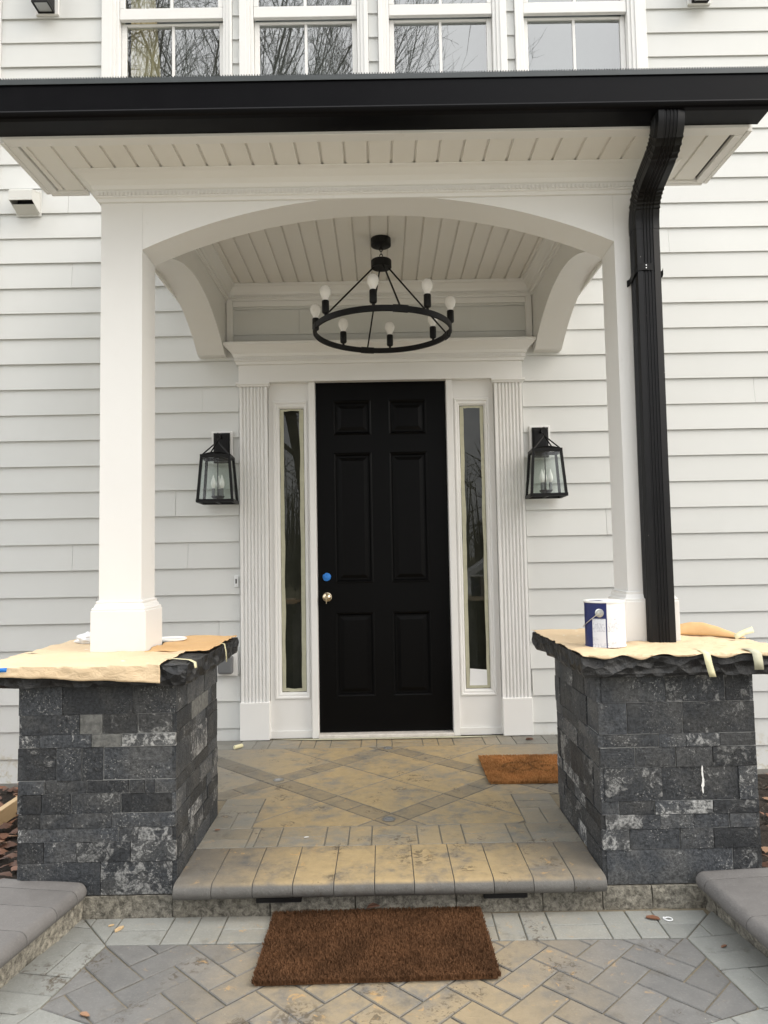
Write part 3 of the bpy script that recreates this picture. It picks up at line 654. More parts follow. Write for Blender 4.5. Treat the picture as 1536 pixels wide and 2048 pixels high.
# ================================================================== HOUSE
Z0, E_ = 0.0803, 0.1797
house = thing('house', 'white lap-sided house front with a black six-panel door and four upper windows', 'house', (0, 0, ZG))
WINX = [(-1.942, -1.016), (-0.962, -0.042), (0.030, 0.947), (1.008, 1.947)]
WZ0, WZ1 = 4.36, 5.98
def build_house():
    mb = MB()      # wall core behind the boards, with door and window openings
    for x0, x1, z0, z1 in ((-2.76, -0.80, -0.25, 2.50), (0.80, 4.6, -0.25, 2.50), (-2.76, 4.6, 2.50, WZ0+.03), (-2.76, 4.6, WZ1-.03, 6.9), (-2.76, -1.90, WZ0+.03, WZ1-.03), (1.90, 4.6, WZ0+.03, WZ1-.03)):
        mb.box(x0, x1, 0.0, 0.14, z0, z1)
    for i in range(3): mb.box(WINX[i][1]-.05, WINX[i+1][0]+.05, 0.0, 0.14, WZ0+.03, WZ1-.03)
    mb.box(-2.76, 4.6, 3.3, 3.4, ZG, 6.9); mb.box(-2.76, -2.62, 0.14, 3.3, -0.25, 6.9); mb.box(4.5, 4.6, 0.14, 3.3, -0.25, 6.9)
    mb.box(-2.9, 4.7, -0.4, 3.5, 6.9, 7.0)
    mb.build('wall', 'siding', house)
    mb = MB(); mb.box(-2.74, -1.43, -0.035, 0.13, -0.6, -0.255); mb.box(1.43, 4.58, -0.035, 0.13, -0.6, -0.255); mb.box(-1.43, 1.43, 0.0, 0.13, -0.6, -0.26); mb.build('foundation', 'concrete', house)
    mb = MB(); mb.box(-2.785, -2.668, -0.036, 0.15, -0.26, 6.9); mb.build('corner_board', 'trim', house, bev=.002)
    # siding boards, one object each
    joints = {20: -2.18, 17: -2.15, 6: -2.13, 3: -1.13, 18: 2.05, 12: 2.6, 15: -0.56, 9: 1.9}
    for k in range(-2, 38):
        zb = Z0+k*E_; zt = zb+E_+0.030
        if zb < -0.26: zb = -0.26
        if zt < -0.2: continue
        iv = [(-2.666, 4.58)]
        def cut(iv, a, b):
            out = []
            for p, r in iv:
                if r <= a or p >= b: out.append((p, r)); continue
                if p < a: out.append((p, a))
                if r > b: out.append((b, r))
            return out
        if zb+E_ < 2.62: iv = cut(iv, -0.985, 0.985)
        if zb+E_ > WZ0 and zb < WZ1:
            for a, b in WINX: iv = cut(iv, a-.002, b+.002)
        j = joints.get(k, rnd.uniform(-2.6, 4.4) if rnd.random() < .5 else None)
        if j is not None: iv = cut(iv, j-.0009, j+.0009)
        if rnd.random() < .35: j2 = rnd.uniform(-2.6, 3.0); iv = cut(iv, j2-.0007, j2+.0007)
        for a, b in iv:
            if b-a < 0.01: continue
            mb = MB(); w = rnd.uniform(-.0012, .0012)
            yb, yt = -0.0250+w, -0.0105+w; prof = [(yb, zb), (yt, zt), (yt+.009, zt), (yb+.0095, zb)]
            mb.extr(prof, 'x', a, b); mb.build('siding_board', 'siding', house)
    # upper windows
    for i, (a, b) in enumerate(WINX):
        c = (a+b)/2+(0.0 if i != 0 else 0.02); c = (-1.4525, -0.4935, 0.4795, 1.4465)[i]
        mb = MB(); iw, ow = 0.045, 0.0
        xl, xr = a+0.085, b-0.085          # brickmould
        for x0, x1 in ((a, c-0.395), (c+0.395, b)):
            mb.box(x0, x1, -0.040, 0.0, WZ0, WZ1)
        mb.box(a, c-0.420, -0.050, -0.0405, WZ0, WZ1); mb.box(c+0.420, b, -0.050, -0.0405, WZ0, WZ1)
        mb.box(c-0.395, c-0.372, -0.028, 0.10, WZ0, WZ1); mb.box(c+0.372, c+0.395, -0.028, 0.10, WZ0, WZ1)
        mb.box(c-0.372, c+0.372, -0.040, 0.10, WZ1-.10, WZ1)
        w = mb.build('window', 'trim', house, bev=.003)
        mb = MB(); mb.box(a-.01, b+.01, -0.075, 0.02, WZ0-.04, WZ0-.002); mb.build('sill', 'trim', w, bev=.003)
        zr = 5.135
        mb = MB()      # upper sash stands proud of the lower one
        mb.box(c-.370, c+.370, -0.020, 0.012, zr-.040, zr+.042); mb.box(c-.370, c-.335, -0.020, 0.012, zr+.0425, WZ1-.102); mb.box(c+.335, c+.370, -0.020, 0.012, zr+.0425, WZ1-.102); mb.box(c-.3345, c+.3345, -0.020, 0.012, WZ1-.15, WZ1-.102)
        mb.build('upper_sash', 'trim', w, bev=.003)
        mb = MB(); mb.box(c-.370, c-.335, 0.022, 0.052, WZ0+.002, zr-.042); mb.box(c+.335, c+.370, 0.022, 0.052, WZ0+.002, zr-.042); mb.box(c-.3345, c+.3345, 0.022, 0.052, zr-.060, zr-.0425); mb.box(c-.3345, c+.3345, 0.022, 0.052, WZ0+.002, WZ0+.08)
        mb.build('lower_sash', 'trim', w, bev=.003)
        mb = MB(); mb.box(c-.0095, c+.0095, 0.026, 0.046, WZ0+.08, zr-.0605); mb.build('muntin', 'trim', w, bev=.002)
        mb = MB(); mb.box(c-.0095, c+.0095, -0.016, 0.006, zr+.0425, WZ1-.151); mb.build('muntin', 'trim', w, bev=.002)
        for s in (-1, 1):
            xa, xb = sorted((c+s*.0095, c+s*.3348))
            for y, z0, z1 in ((0.036, WZ0+.08, zr-.060), (-0.004, zr+.0425, WZ1-.15)):
                mb = MB(); tl = rnd.uniform(-.0010, .0010); tz = rnd.uniform(-.0008, .0008)
                mb.add([(xa, y+tl, z0), (xb, y-tl, z0+.0), (xb, y-tl+tz, z1), (xa, y+tl+tz, z1)], [(0, 1, 2, 3)]); mb.build('pane', 'window_glass', w)
        if i == 0:
            mb = MB(); 
            for q in range(12):
                x = c-.33+q*.02; mb.add([(x, .10+.012*(q % 2), WZ0+.05), (x+.02, .10+.012*((q+1) % 2), WZ0+.05), (x+.02-.10*max(0, (q-5))/6, .10+.012*((q+1) % 2), WZ1-.1), (x-.10*max(0, (q-5.5))/6, .10+.012*(q % 2), WZ1-.1)], [(0, 1, 2, 3)])
            mb.build('curtain', 'curtain', w, solid=.002)
    mb = MB(); mb.box(-1.95, 1.95, 0.16, 0.18, WZ0, WZ1); mb.build('pane_backing', 'pane_backing_grey', house)  # one panel added behind all upper panes to make the glass look brighter
build_house()

def build_entrance():
    # frieze and crown over the door
    mb = MB(); mb.box(-0.978, 0.978, -0.062, -0.001, 2.432, 2.567)
    ent = mb.build('entablature', 'trim', house, bev=.002)
    prof = [(0, 2.550), (0.012, 2.553), (0.014, 2.572), (0.022, 2.574), (0.022, 2.600), (0.030, 2.604), (0.036, 2.622), (0.055, 2.645), (0.080, 2.668), (0.085, 2.672), (0.085, 2.692), (0.0, 2.698)]
    path = [(-0.980, -0.001), (-0.980, -0.063), (0.980, -0.063), (0.980, -0.001)]
    mb = MB(); mb.sweep(prof, path); mb.build('crown_moulding', 'trim', ent)
    mb = MB(); x = -0.99
    while x < 0.985: mb.box(x, x+.010, -0.091, -0.0845, 2.578, 2.594); x += 0.019
    mb.build('dentils', 'trim', ent)
    # pilasters with flutes
    for sx in (-1, 1):
        x0, x1 = 0.786, 0.976; nfl = 7; prof = [(x0, -0.001), (x0, -0.050)]; fw = (x1-x0-.024)/nfl
        for k in range(nfl):
            a = x0+.012+k*fw
            for t in range(7): u = t/6; prof.append((a+fw*(.16+.68*u), -0.050+0.012*math.sin(math.pi*u)))
        prof += [(x1, -0.050), (x1, -0.001)]
        mb = MB(); mb.extr([(sx*p, q) for p, q in prof], 'z', 0.252, 2.408)
        pl = mb.build('pilaster', 'trim', house, smooth=True, ang=30)
        mb = MB(); mb.box(sx*0.783, sx*0.982, -0.064, -0.001, 0.004, 0.252); mb.build('plinth', 'trim', pl, bev=.003)
        cp = [(0.0, 2.400), (0.010, 2.404), (0.012, 2.413), (0.020, 2.417), (0.020, 2.431), (0, 2.431)]
        pa = [(0.785, -0.001), (0.785, -0.051), (0.977, -0.051), (0.977, -0.001)]
        pa = pa if sx > 0 else [(-x, y) for x, y in reversed(pa)]
        mb = MB(); mb.sweep(cp, pa); mb.build('capital', 'trim', pl)
    # door casing
    mb = MB(); mb.box(-0.500, -0.456, -0.040, 0.06, 0.004, 2.432); mb.box(0.452, 0.496, -0.040, 0.06, 0.004, 2.432); mb.box(-0.456, 0.452, -0.018, 0.06, 2.442, 2.50); mb.box(-.7828, .7828, -.030, -.0008, 2.452, 2.4995)
    mb.build('door_jamb', 'trim', house, bev=.003)
    mb = MB(); mb.box(-0.4555, 0.4515, -0.05, 0.07, 0.002, 0.026); mb.build('threshold', 'threshold_metal', house, bev=.004)
    # six panel door
    mb = MB(); x0, x1, z0, z1, y = -0.4545, 0.4505, 0.030, 2.4405, 0.022
    pans = [(-0.338, -0.070, 2.066, 2.311), (0.050, 0.318, 2.066, 2.311), (-0.338, -0.070, 1.036, 1.943), (0.050, 0.318, 1.036, 1.943), (-0.338, -0.070, 0.264, 0.840), (0.050, 0.318, 0.264, 0.840)]
    xs = [x0, -0.338, -0.070, 0.050, 0.318, x1]; zs = [z0, .264, .840, 1.036, 1.943, 2.066, 2.311, z1]
    holes = {(1, 1), (3, 1), (1, 3), (3, 3), (1, 5), (3, 5)}
    for i in range(5):
        for k in range(7):
            if (i, k) in holes: continue
            mb.add([(xs[i], y, zs[k]), (xs[i+1], y, zs[k]), (xs[i+1], y, zs[k+1]), (xs[i], y, zs[k+1])], [(0, 1, 2, 3)])
    mb.box(x0, x1, y+.022, y+.044, z0, z1)
    mb.box(x0, x0+.01, y+.001, y+.0215, z0, z1); mb.box(x1-.01, x1, y+.001, y+.0215, z0, z1)
    door = mb.build('door', 'door', house)
    for a, b, c, d in pans:
        mb = MB(); rings = []
        for ins, dy in ((0, 0), (0.006, -0.004), (0.014, 0.000), (0.024, 0.012), (0.034, 0.012), (0.058, 0.003)):
            rings.append([(a+ins, y+dy, c+ins), (b-ins, y+dy, c+ins), (b-ins, y+dy, d-ins), (a+ins, y+dy, d-ins)])
        vs = [p for r in rings for p in r]; fs = [(k*4+i, k*4+(i+1) % 4, k*4+4+(i+1) % 4, k*4+4+i) for k in range(len(rings)-1) for i in range(4)]+[tuple((len(rings)-1)*4+i for i in range(4))]
        mb.add(vs, fs); mb.build('panel', 'door', door)
    mb = MB(); mb.lathe([(0.030, 0.0), (0.031, 0.005), (0.012, 0.009), (0.011, 0.030), (0.024, 0.036), (0.029, 0.048), (0.027, 0.060), (0.014, 0.067), (0.012, 0.069)], (-0.392, y-.001, 0.945), 24, 'y')
    k = mb.build('knob', 'brass_nickel', door, smooth=True); tag(k, 'round nickel door knob with a key in it')
    mb = MB(); mb.box(-0.3935, -0.3905, y-.092, y-.070, 0.9425, 0.949); mb.box(-0.394, -0.390, y-.094, y-.089, 0.905, 0.952); mb.build('key', 'brass_nickel', door)
    mb = MB(); mb.lathe([(0.028, 0.0), (0.029, 0.010), (0.026, 0.016), (0.012, 0.020), (0.0, 0.021)], (-0.394, y-.001, 1.083), 14, 'y')
    mb.v = [(a+.003*noise.noise(Vector((a*90, b*90, c*90))), b-abs(.004*noise.noise(Vector((a*70, b*70, c*70)))), c+.004*noise.noise(Vector((c*90, a*90, 2)))) for a, b, c in mb.v]
    tag(mb.build('deadbolt', 'blue_tape', door), 'deadbolt covered with crumpled blue tape')
    # sidelights
    for sx, gx0, gx1, fx0, fx1 in ((-1, -0.701, -0.546, -0.753, -0.516), (1, 0.552, 0.708, 0.508, 0.750)):
        xa, xb = sorted((sx*0.783, sx*(0.4995)))
        gz0, gz1 = 0.312, 2.25; y = -0.004
        mb = MB()
        mb.box(xa, fx0, y, 0.05, 0.004, 2.4415); mb.box(fx1, xb, y, 0.05, 0.004, 2.4415); mb.box(fx0, fx1, y, 0.05, 0.004, 0.262); mb.box(fx0, fx1, y, 0.05, 2.308, 2.4415)
        mb.box(xa, xb, y-.012, y-.0005, 0.004, 0.05)
        sl = mb.build('sidelight', 'trim', house)
        mb = MB(); prof_r = ((0, 0), (0.004, -0.010), (0.012, -0.010), (0.018, -0.002), (0.028, -0.002), (0.036, 0.006), (0.040, 0.018))
        rings = []
        for ins, dy in prof_r:
            l = ins/0.040
            rings.append([(fx0+(gx0-.006-fx0)*l, y+dy, .262+(gz0-.006-.262)*l), (fx1+(gx1+.006-fx1)*l, y+dy, .262+(gz0-.006-.262)*l), (fx1+(gx1+.006-fx1)*l, y+dy, 2.308+(gz1+.006-2.308)*l), (fx0+(gx0-.006-fx0)*l, y+dy, 2.308+(gz1+.006-2.308)*l)])
        vs = [p for r in rings for p in r]; mb.add(vs, [(k*4+i, k*4+(i+1) % 4, k*4+4+(i+1) % 4, k*4+4+i) for k in range(len(rings)-1) for i in range(4)]); mb.build('glazing_bead', 'trim', sl)
        yg = y+.019
        mb = MB(); mb.add([(gx0-.006, yg, gz0-.006), (gx1+.006, yg, gz0-.006), (gx1+.006, yg, gz1+.006), (gx0-.006, yg, gz1+.006)], [(0, 1, 2, 3)]); mb.build('pane', 'sidelight_glass', sl)
        # masking tape left round the glass, ragged with paint
        for side in (0, 1, 2, 3):
            mb = MB(); N = 40 if side < 2 else 6; wd = (0.022, 0.018, 0.008, 0.022)[side]
            if sx < 0: wd = (0.021, 0.024, 0.008, 0.018)[side]
            vs = []
            for q in range(N+1):
                t = q/N; j = .006*noise.noise(Vector((t*9, side*3, sx))); j2 = .004*noise.noise(Vector((t*14, side*5+9, sx)))
                if side < 2:
                    z = gz0-.002+(gz1-gz0+.004)*t; X0 = gx0 if side == 0 else gx1; sg = 1 if side == 0 else -1
                    vs += [(X0-sg*(.004+j2), yg-.0012, z), (X0+sg*(wd+j), yg-.0012, z)]
                else:
                    x = gx0+.012+(gx1-gx0-.024)*t; Zc = gz0 if side == 3 else gz1; sg = 1 if side == 3 else -1
                    vs += [(x, yg-.0019, Zc-sg*(.003+j2)), (x, yg-.0019, Zc+sg*(wd+j*2))]
            mb.add(vs, [(2*q, 2*q+1, 2*q+3, 2*q+2) for q in range(N)]); mb.build('tape_strip', 'masking_tape_old', sl)
        mb = MB(); mb.box(gx0-.05, gx1+.05, 0.12, 0.13, gz0-.05, gz1+.05); mb.build('dark_interior', 'room_dark', sl)
        if sx > 0:
            mb = MB(); mb.add([(gx0+.020, yg-.0026, gz0+.016), (gx1-.016, yg-.0026, gz0+.016), (gx1-.018, yg-.0026, gz0+.120), (gx0+.024, yg-.0026, gz0+.130)], [(0, 1, 2, 3)]); mb.build('paper_patch', 'white_plastic', sl)
    # panel of siding framed above the entablature
    mb = MB()
    for sx in (-1, 1): mb.box(sx*1.020, sx*1.064, -0.046, -0.001, 2.700, 3.010)
    mb.box(-1.0195, 1.0195, -0.040, -0.001, 2.972, 3.010); mb.build('panel_frame', 'trim', house, bev=.003)
build_entrance()

# ================================================================== PORTICO
YC, XO, XN, CW = -1.794, 1.254, 1.068, 0.186
ZS, ZB, ZCEIL = 2.620, 2.950, 3.120
port = thing('portico', 'white entrance portico with two square columns, arched beams and a plank ceiling', 'portico', (0, -1.7, 0.815))
def build_portico():
    for sx in (-1, 1):
        x0, x1 = sorted((sx*XO, sx*XN)); y0, y1 = YC, YC+CW
        mb = MB(); mb.box(x0, x1, y0, y1, 1.035, ZCEIL+.03); c = mb.build('column', 'trim', port)
        q = 0.027; mb = MB(); mb.box(x0-q, x1+q, y0-q, y1+q, 0.818, 1.000); mb.build('plinth', 'trim', c, bev=.003)
        ring = [(x0, y0), (x1, y0), (x1, y1), (x0, y1)]
        prof = [(-0.01, 1.000), (0.023, 1.000), (0.024, 1.008), (0.021, 1.012), (0.017, 1.014), (0.013, 1.024), (0.008, 1.031), (0.009, 1.035), (0.009, 1.040), (0.004, 1.043), (-.01, 1.043)]
        mb = MB(); mb.sweep(prof, ring, True); mb.build('base_moulding', 'trim', c)
    # front beam with a shallow arch
    arc = arc_pts(-XN, XN, ZS, 0.228, 40)
    prof = [(-XO, ZS), (-XN, ZS)]+arc[1:-1]+[(XN, ZS), (XO, ZS), (XO, ZB+.2), (-XO, ZB+.2)]
    mb = MB(); n = len(arc)
    def strip(arcp, lo, hi, a0, a1, P, top):
        # front/back faces as quads from arch to top, plus soffit
        for side in (a0, a1):
            vs = []
            for u, w in arcp: vs += [P(side, u, w), P(side, u, top)]
            mb.add(vs, [(2*i, 2*i+2, 2*i+3, 2*i+1) for i in range(len(arcp)-1)])
        vs = []
        for u, w in arcp: vs += [P(a0, u, w), P(a1, u, w)]
        mb.add(vs, [(2*i, 2*i+1, 2*i+3, 2*i+2) for i in range(len(arcp)-1)])
        for u in (arcp[0], arcp[-1]): mb.add([P(a0, u[0], u[1]), P(a1, u[0], u[1]), P(a1, u[0], top), P(a0, u[0], top)], [(0, 1, 2, 3)])
        mb.add([P(a0, arcp[0][0], top), P(a1, arcp[0][0], top), P(a1, arcp[-1][0], top), P(a0, arcp[-1][0], top)], [(0, 1, 2, 3)])
    full = [(-XN+.0004, ZS)]+arc[1:-1]+[(XN-.0004, ZS)]
    strip(full, 0, 0, YC+.0006, YC+CW-.0006, lambda s_, u, w: (u, s_, w), ZCEIL+.03)
    mb.build('front_beam', 'trim', port)
    for sx in (-1, 1):
        mb = MB(); arc2 = [(YC+CW+.0005, ZS)]+arc_pts(YC+CW+.006, -0.085, ZS, 0.245, 30)+[(-0.004, ZS-.004)]
        xa, xb = sorted((sx*XO, sx*XN))
        strip(arc2, 0, 0, xa, xb, lambda s_, u, w: (s_, u, w), ZCEIL+.03)
        mb.build('side_beam', 'trim', port)
    # crown under the eaves, round the outside of the beam
    cp = [(0.0, 2.836), (0.010, 2.838), (0.012, 2.852), (0.020, 2.856), (0.020, 2.884), (0.028, 2.888), (0.034, 2.903), (0.050, 2.920), (0.078, 2.940), (0.094, 2.946), (0.098, 2.9495), (0.0, 2.9495)]
    mb = MB(); mb.sweep(cp, [(-XO-.0005, -0.03), (-XO-.0005, YC-.0005), (XO+.0005, YC-.0005), (XO+.0005, -0.03)]); mb.build('crown_moulding', 'trim', port)
    mb = MB(); x = -XO-.01
    while x < XO+.01: mb.box(x, x+.009, YC-.0275, YC-.0195, 2.862, 2.878); x += 0.018
    mb.build('dentils', 'trim', port)
    # inner crown below the porch ceiling
    ip = [(0.0, 3.012), (0.010, 3.013), (0.012, 3.026), (0.020, 3.030), (0.020, 3.050), (0.027, 3.054), (0.034, 3.070), (0.056, 3.096), (0.068, 3.104), (0.070, 3.1195), (0, 3.1195)]
    yw = -0.024
    mb = MB(); mb.sweep(ip, [(-XN+.0005, YC+CW+.0005), (XN-.0005, YC+CW+.0005), (XN-.0005, yw), (-XN+.0005, yw)][::-1], True); mb.build('ceiling_crown', 'trim', port)
    mb = MB(); x = -XN+.03
    while x < XN-.03: mb.box(x, x+.009, yw-.0275, yw-.0195, 3.033, 3.047); x += 0.018
    mb.build('dentils', 'trim', port)
    # plank ceiling
    mb = MB(); mb.box(-XN+.001, XN-.001, YC+CW+.001, -0.025, ZCEIL+.012, ZCEIL+.029); ce = mb.build('ceiling', 'joint_shadow', port)
    p = 0.1016; x = -p*10.5+0.006
    def plank(parent, xa, xb, ya, yb, z, name='plank'):
        mb = MB(); w = 0.011
        prof = [(xa+.0004, z+.011), (xa+.0004, z+.0085), (xa+w*.45, z+.0085), (xa+w*.62, z), (xb-w*.55, z), (xb-w*.40, z+.0085), (xb-.0004, z+.0085), (xb-.0004, z+.011)]
        mb.extr(prof, 'y', ya, yb); return mb.build(name, 'soffit', parent)
    while x < XN:
        xa, xb = max(x, -XN+.002), min(x+p, XN-.002)
        if xb-xa > .03: plank(ce, xa, xb, YC+CW+.004, -0.030, ZCEIL)
        x += p
    # eave soffit
    SX, YF, YK = 1.535, -2.100, -1.680
    mb = MB(); mb.box(-SX, SX, YF+.002, YK, ZB+.012, ZB+.02); so = mb.build('soffit', 'joint_shadow', port)
    x = -p*15.5+.012
    while x < SX:
        xa, xb = max(x, -SX+.04), min(x+p, SX-.04)
        if xb-xa > .03:
            pl_in = -XO-.1 < (xa+xb)/2 < XO+.1
            plank(so, xa, xb, YF+.035, (YC-.002) if abs((xa+xb)/2) < XO+.02 else YK-.024, ZB)
        x += p
    mb = MB(); mb.box(-SX, SX, YF-.0215, YF+.033, ZB-.004, ZB+.0115); mb.box(-SX, -SX+.038, YF+.0335, YK, ZB-.006, ZB+.0115); mb.box(SX-.038, SX, YF+.0335, YK, ZB-.006, ZB+.0115)
    mb.box(-SX+.0385, -XO-.1, YK-.022, YK, ZB-.006, ZB+.0115); mb.box(XO+.1, SX-.0385, YK-.022, YK, ZB-.006, ZB+.0115)
    mb.build('soffit_trim', 'trim', port, bev=.002)
    mb = MB(); mb.box(-SX-.003, SX+.003, YF-.022, YF-.0005, ZB+.012, ZB+.15)
    for s in (-1, 1): mb.box(s*(SX+.0005), s*(SX+.020), YF, YK+.001, ZB-.008, ZB+.16); mb.box(s*(XO+.105), s*(SX+.0), YK+.0005, YK+.018, ZB-.008, ZB+.16)
    mb.build('fascia', 'trim', port, bev=.002)
    # shed roof running back to the wall with side cheeks
    mb = MB(); y0, z0 = -2.16, 3.105; y1, z1 = -0.03, 3.80
    for k in range(10):
        a, b = k/10, (k+1)/10
        ya, yb = y0+(y1-y0)*a, y0+(y1-y0)*b+.0; za, zb = z0+(z1-z0)*a, z0+(z1-z0)*b
        mb.extr([(ya, za), (yb, zb-.004), (yb, zb-.03), (ya, za-.03)], 'x', -1.56, 1.56)
    mb.build('roof', 'roof_shingle', port)
    for s in (-1, 1):
        mb = MB(); xa, xb = sorted((s*(XO-.02), s*(XO+.0))); 
        mb.extr([(-2.0, ZCEIL+.031), (-0.03, ZCEIL+.031), (-0.03, 3.76), (-2.0, 3.118)], 'x', xa, xb); mb.build('cheek_wall', 'siding', port)
        mb = MB(); xa, xb = sorted((s*(XO+.1), s*1.55)); mb.extr([(-1.655, ZB+.12), (-0.03, ZB+.63), (-0.03, ZB+.66), (-1.655, ZB+.15)], 'x', xa, xb); mb.build('rake_board', 'trim', port)
build_portico()

# ================================================================== GUTTER AND DOWNSPOUT
def build_gutter():
    g = thing('gutter', 'long black metal rain gutter with mesh guard along the porch eave', 'gutter', (0, -2.2, 2.98))
    yb, yf = -2.1235, -2.250; zb, zt = 2.957, 3.108; xl, xr = -1.60, 1.562
    out = [(yb, zt-.004), (yb, zb), (yf+.030, zb+.002), (yf+.014, zb+.005), (yf+.006, zb+.009), (yf+.001, zb+.015), (yf-.002, zb+.021), (yf, zb+.027), (yf, zt-.014), (yf-.004, zt-.012), (yf-.004, zt)]
    inn = [(yf+.006, zt), (yf+.006, zt-.010), (yf+.003, zt-.014), (yf+.003, zb+.028), (yf+.008, zb+.013), (yf+.016, zb+.008), (yf+.030, zb+.005), (yb-.003, zb+.003), (yb-.003, zt-.004)]
    mb = MB(); mb.extr(out+inn, 'x', xl, xr); mb.build('trough', 'gutter', g)
    mb = MB(); mb.box(xl, xr, yf-.0065, yf-.0045, zt-.021, zt+.001); mb.build('front_lip', 'gutter_lip', g, bev=.001)
    for x0 in (xl-.002, xr):
        mb = MB(); mb.extr(out[:-1]+[(yf, zt)], 'x', x0, x0+.002); mb.build('end_cap', 'gutter', g)
    # mesh guard: fine louvres across
    mb = MB(); x = xl
    mb.box(xl, xr, yf-.003, yf+.010, zt+.0005, zt+.0022)
    while x < xr: mb.box(x, x+.004, yf-.0075, yb+.0, zt+.0024, zt+.0052); x += .0105
    for k in range(9): y = yf+.012+k*.0125; mb.box(xl, xr, y, y+.003, zt+.0008, zt+.0022)
    o = mb.build('mesh_guard', 'gutter_lip', g)
build_gutter()

def build_downspout():
    d = thing('downspout', 'black corrugated downspout curving from the gutter down the right column', 'downspout', (1.182, -1.837, 0.825))
    hw, hd = 0.055, 0.039
    def section():      # ridged rectangle, clockwise in (a=across, b=depth towards the viewer)
        pts = []
        def face(p, q, n_out, flat):
            L = (Vector(q)-Vector(p)).length; ridges = 4 if L > .09 else 3
            seg = [0.0, flat]
            for k in range(ridges):
                s0 = flat+(1-2*flat)*(k/ridges); w = (1-2*flat)/ridges
                seg += [(s0+w*.12, 0), (s0+w*.32, 1), (s0+w*.68, 1), (s0+w*.88, 0)]
            for t in seg:
                if not isinstance(t, tuple): t = (t, 0)
                pt = Vector(p).lerp(Vector(q), t[0])-Vector(n_out)*(.0035*t[1]); pts.append(tuple(pt))
        c = .006
        face((-hw+c, hd), (hw-c, hd), (0, 1), .22); face((hw, hd-c), (hw, -hd+c), (1, 0), .15)
        face((hw-c, -hd), (-hw+c, -hd), (0, -1), .22); face((-hw, -hd+c), (-hw, hd-c), (-1, 0), .15)
        return pts
    sec = section(); m_ = len(sec)
    def run(name, frames):      # frames: (centre, tangent, scale)
        mb = MB(); vs = []
        for c, t, sc in frames:
            t = Vector(t).normalized(); ax = Vector((1, 0, 0)); ax = (ax-t*ax.dot(t)).normalized(); dp = t.cross(ax)      # dp: towards the viewer for a downward run
            if dp.y > 0 and abs(t.z) > .5: dp = -dp
            for a, b in sec: vs.append(tuple(Vector(c)+ax*a*sc+dp*b*sc))
        n = len(frames)
        mb.add(vs, [(i*m_+k, i*m_+(k+1) % m_, (i+1)*m_+(k+1) % m_, (i+1)*m_+k) for i in range(n-1) for k in range(m_)]+[tuple(range(m_)), tuple((n-1)*m_+k for k in range(m_))])
        return mb.build(name, 'downspout', d, smooth=True, ang=25)
    cx, cy = 1.187, -1.8355
    run('lower_pipe', [((cx, cy, 0.826), (0, 0, -1), 1), ((cx-.001, cy, 1.6), (0, 0, -1), 1), ((cx+.003, cy, 2.66), (0, 0, -1), 1)])
    # elbows: crimped curve in plan-side view from gutter outlet back to the column
    P0 = Vector((1.168, -2.188, 2.99)); P1 = Vector((1.168, -2.215, 2.74)); P2 = Vector((1.184, cy-.0, 2.93)); P3 = Vector((cx+.003, cy, 2.64))
    def bez(t): return P0*(1-t)**3+P1*3*t*(1-t)**2+P2*3*t*t*(1-t)+P3*t**3
    fr = []; N = 64
    for i in range(N+1):
        t = i/N; p = bez(t); tg = bez(min(1, t+.01))-bez(max(0, t-.01)); sc = 1.03
        if .16 < t < .36 or .62 < t < .86: sc = 1.03+(.034 if i % 3 == 0 else -.018)
        fr.append((p, tg, sc))
    fr = fr
    mb = MB(); vs = []
    for c, t, sc in fr:
        t = t.normalized(); ax = Vector((1, 0, 0)); ax = (ax-t*ax.dot(t)).normalized(); dp = ax.cross(t)
        if dp.y > 0: dp = -dp
        for a, b in sec: vs.append(tuple(c+ax*a*sc+dp*b*sc))
    n = len(fr)
    mb.add(vs, [(i*m_+k, i*m_+(k+1) % m_, (i+1)*m_+(k+1) % m_, (i+1)*m_+k) for i in range(n-1) for k in range(m_)]+[tuple(range(m_)), tuple((n-1)*m_+k for k in range(m_))])
    mb.build('elbow', 'downspout', d, smooth=True, ang=25)
    # strap with its loose end bent out
    z = 2.455; mb = MB(); x0, x1, y0 = cx-hw-.003, cx+hw, cy-hd-.0035
    pts = [(x0-.012, YC-.002, z-.035), (x0-.001, YC-.006, z-.030), (x0-.0005, cy-hd+.012, z-.006), (x0+.010, y0, z+.008), (x0+.030, y0-.001, z+.012), (cx+.018, y0-.001, z+.010)]
    vs = []
    for p in pts: vs += [(p[0], p[1], p[2]-.015), (p[0], p[1], p[2]+.015)]
    mb.add(vs, [(2*i, 2*i+1, 2*i+3, 2*i+2) for i in range(len(pts)-1)]); mb.build('strap', 'iron_black', d, solid=.0015)
    mb = MB(); pts = [(cx+hw+.001, cy+.02, z-.018), (cx+hw+.012, cy+.012, z-.015), (cx+hw+.024, cy+.006, z-.010), (cx+hw+.027, cy+.004, z-.003)]; vs = []
    for i, p in enumerate(pts): vs += [(p[0], p[1], p[2]-.015+.004*i), (p[0], p[1], p[2]+.015+.004*i)]
    mb.add(vs, [(2*i, 2*i+1, 2*i+3, 2*i+2) for i in range(len(pts)-1)]); mb.build('strap_end', 'iron_black', d, solid=.0015)
    mb = MB()
    for q in (-.006, .006): mb.lathe([(0.0035, 0), (0.003, .0015), (0, .002)], (cx-.012, y0-.003, z+.011+q), 8, 'y')
    mb.build('rivet', 'galvanised', d)
build_downspout()

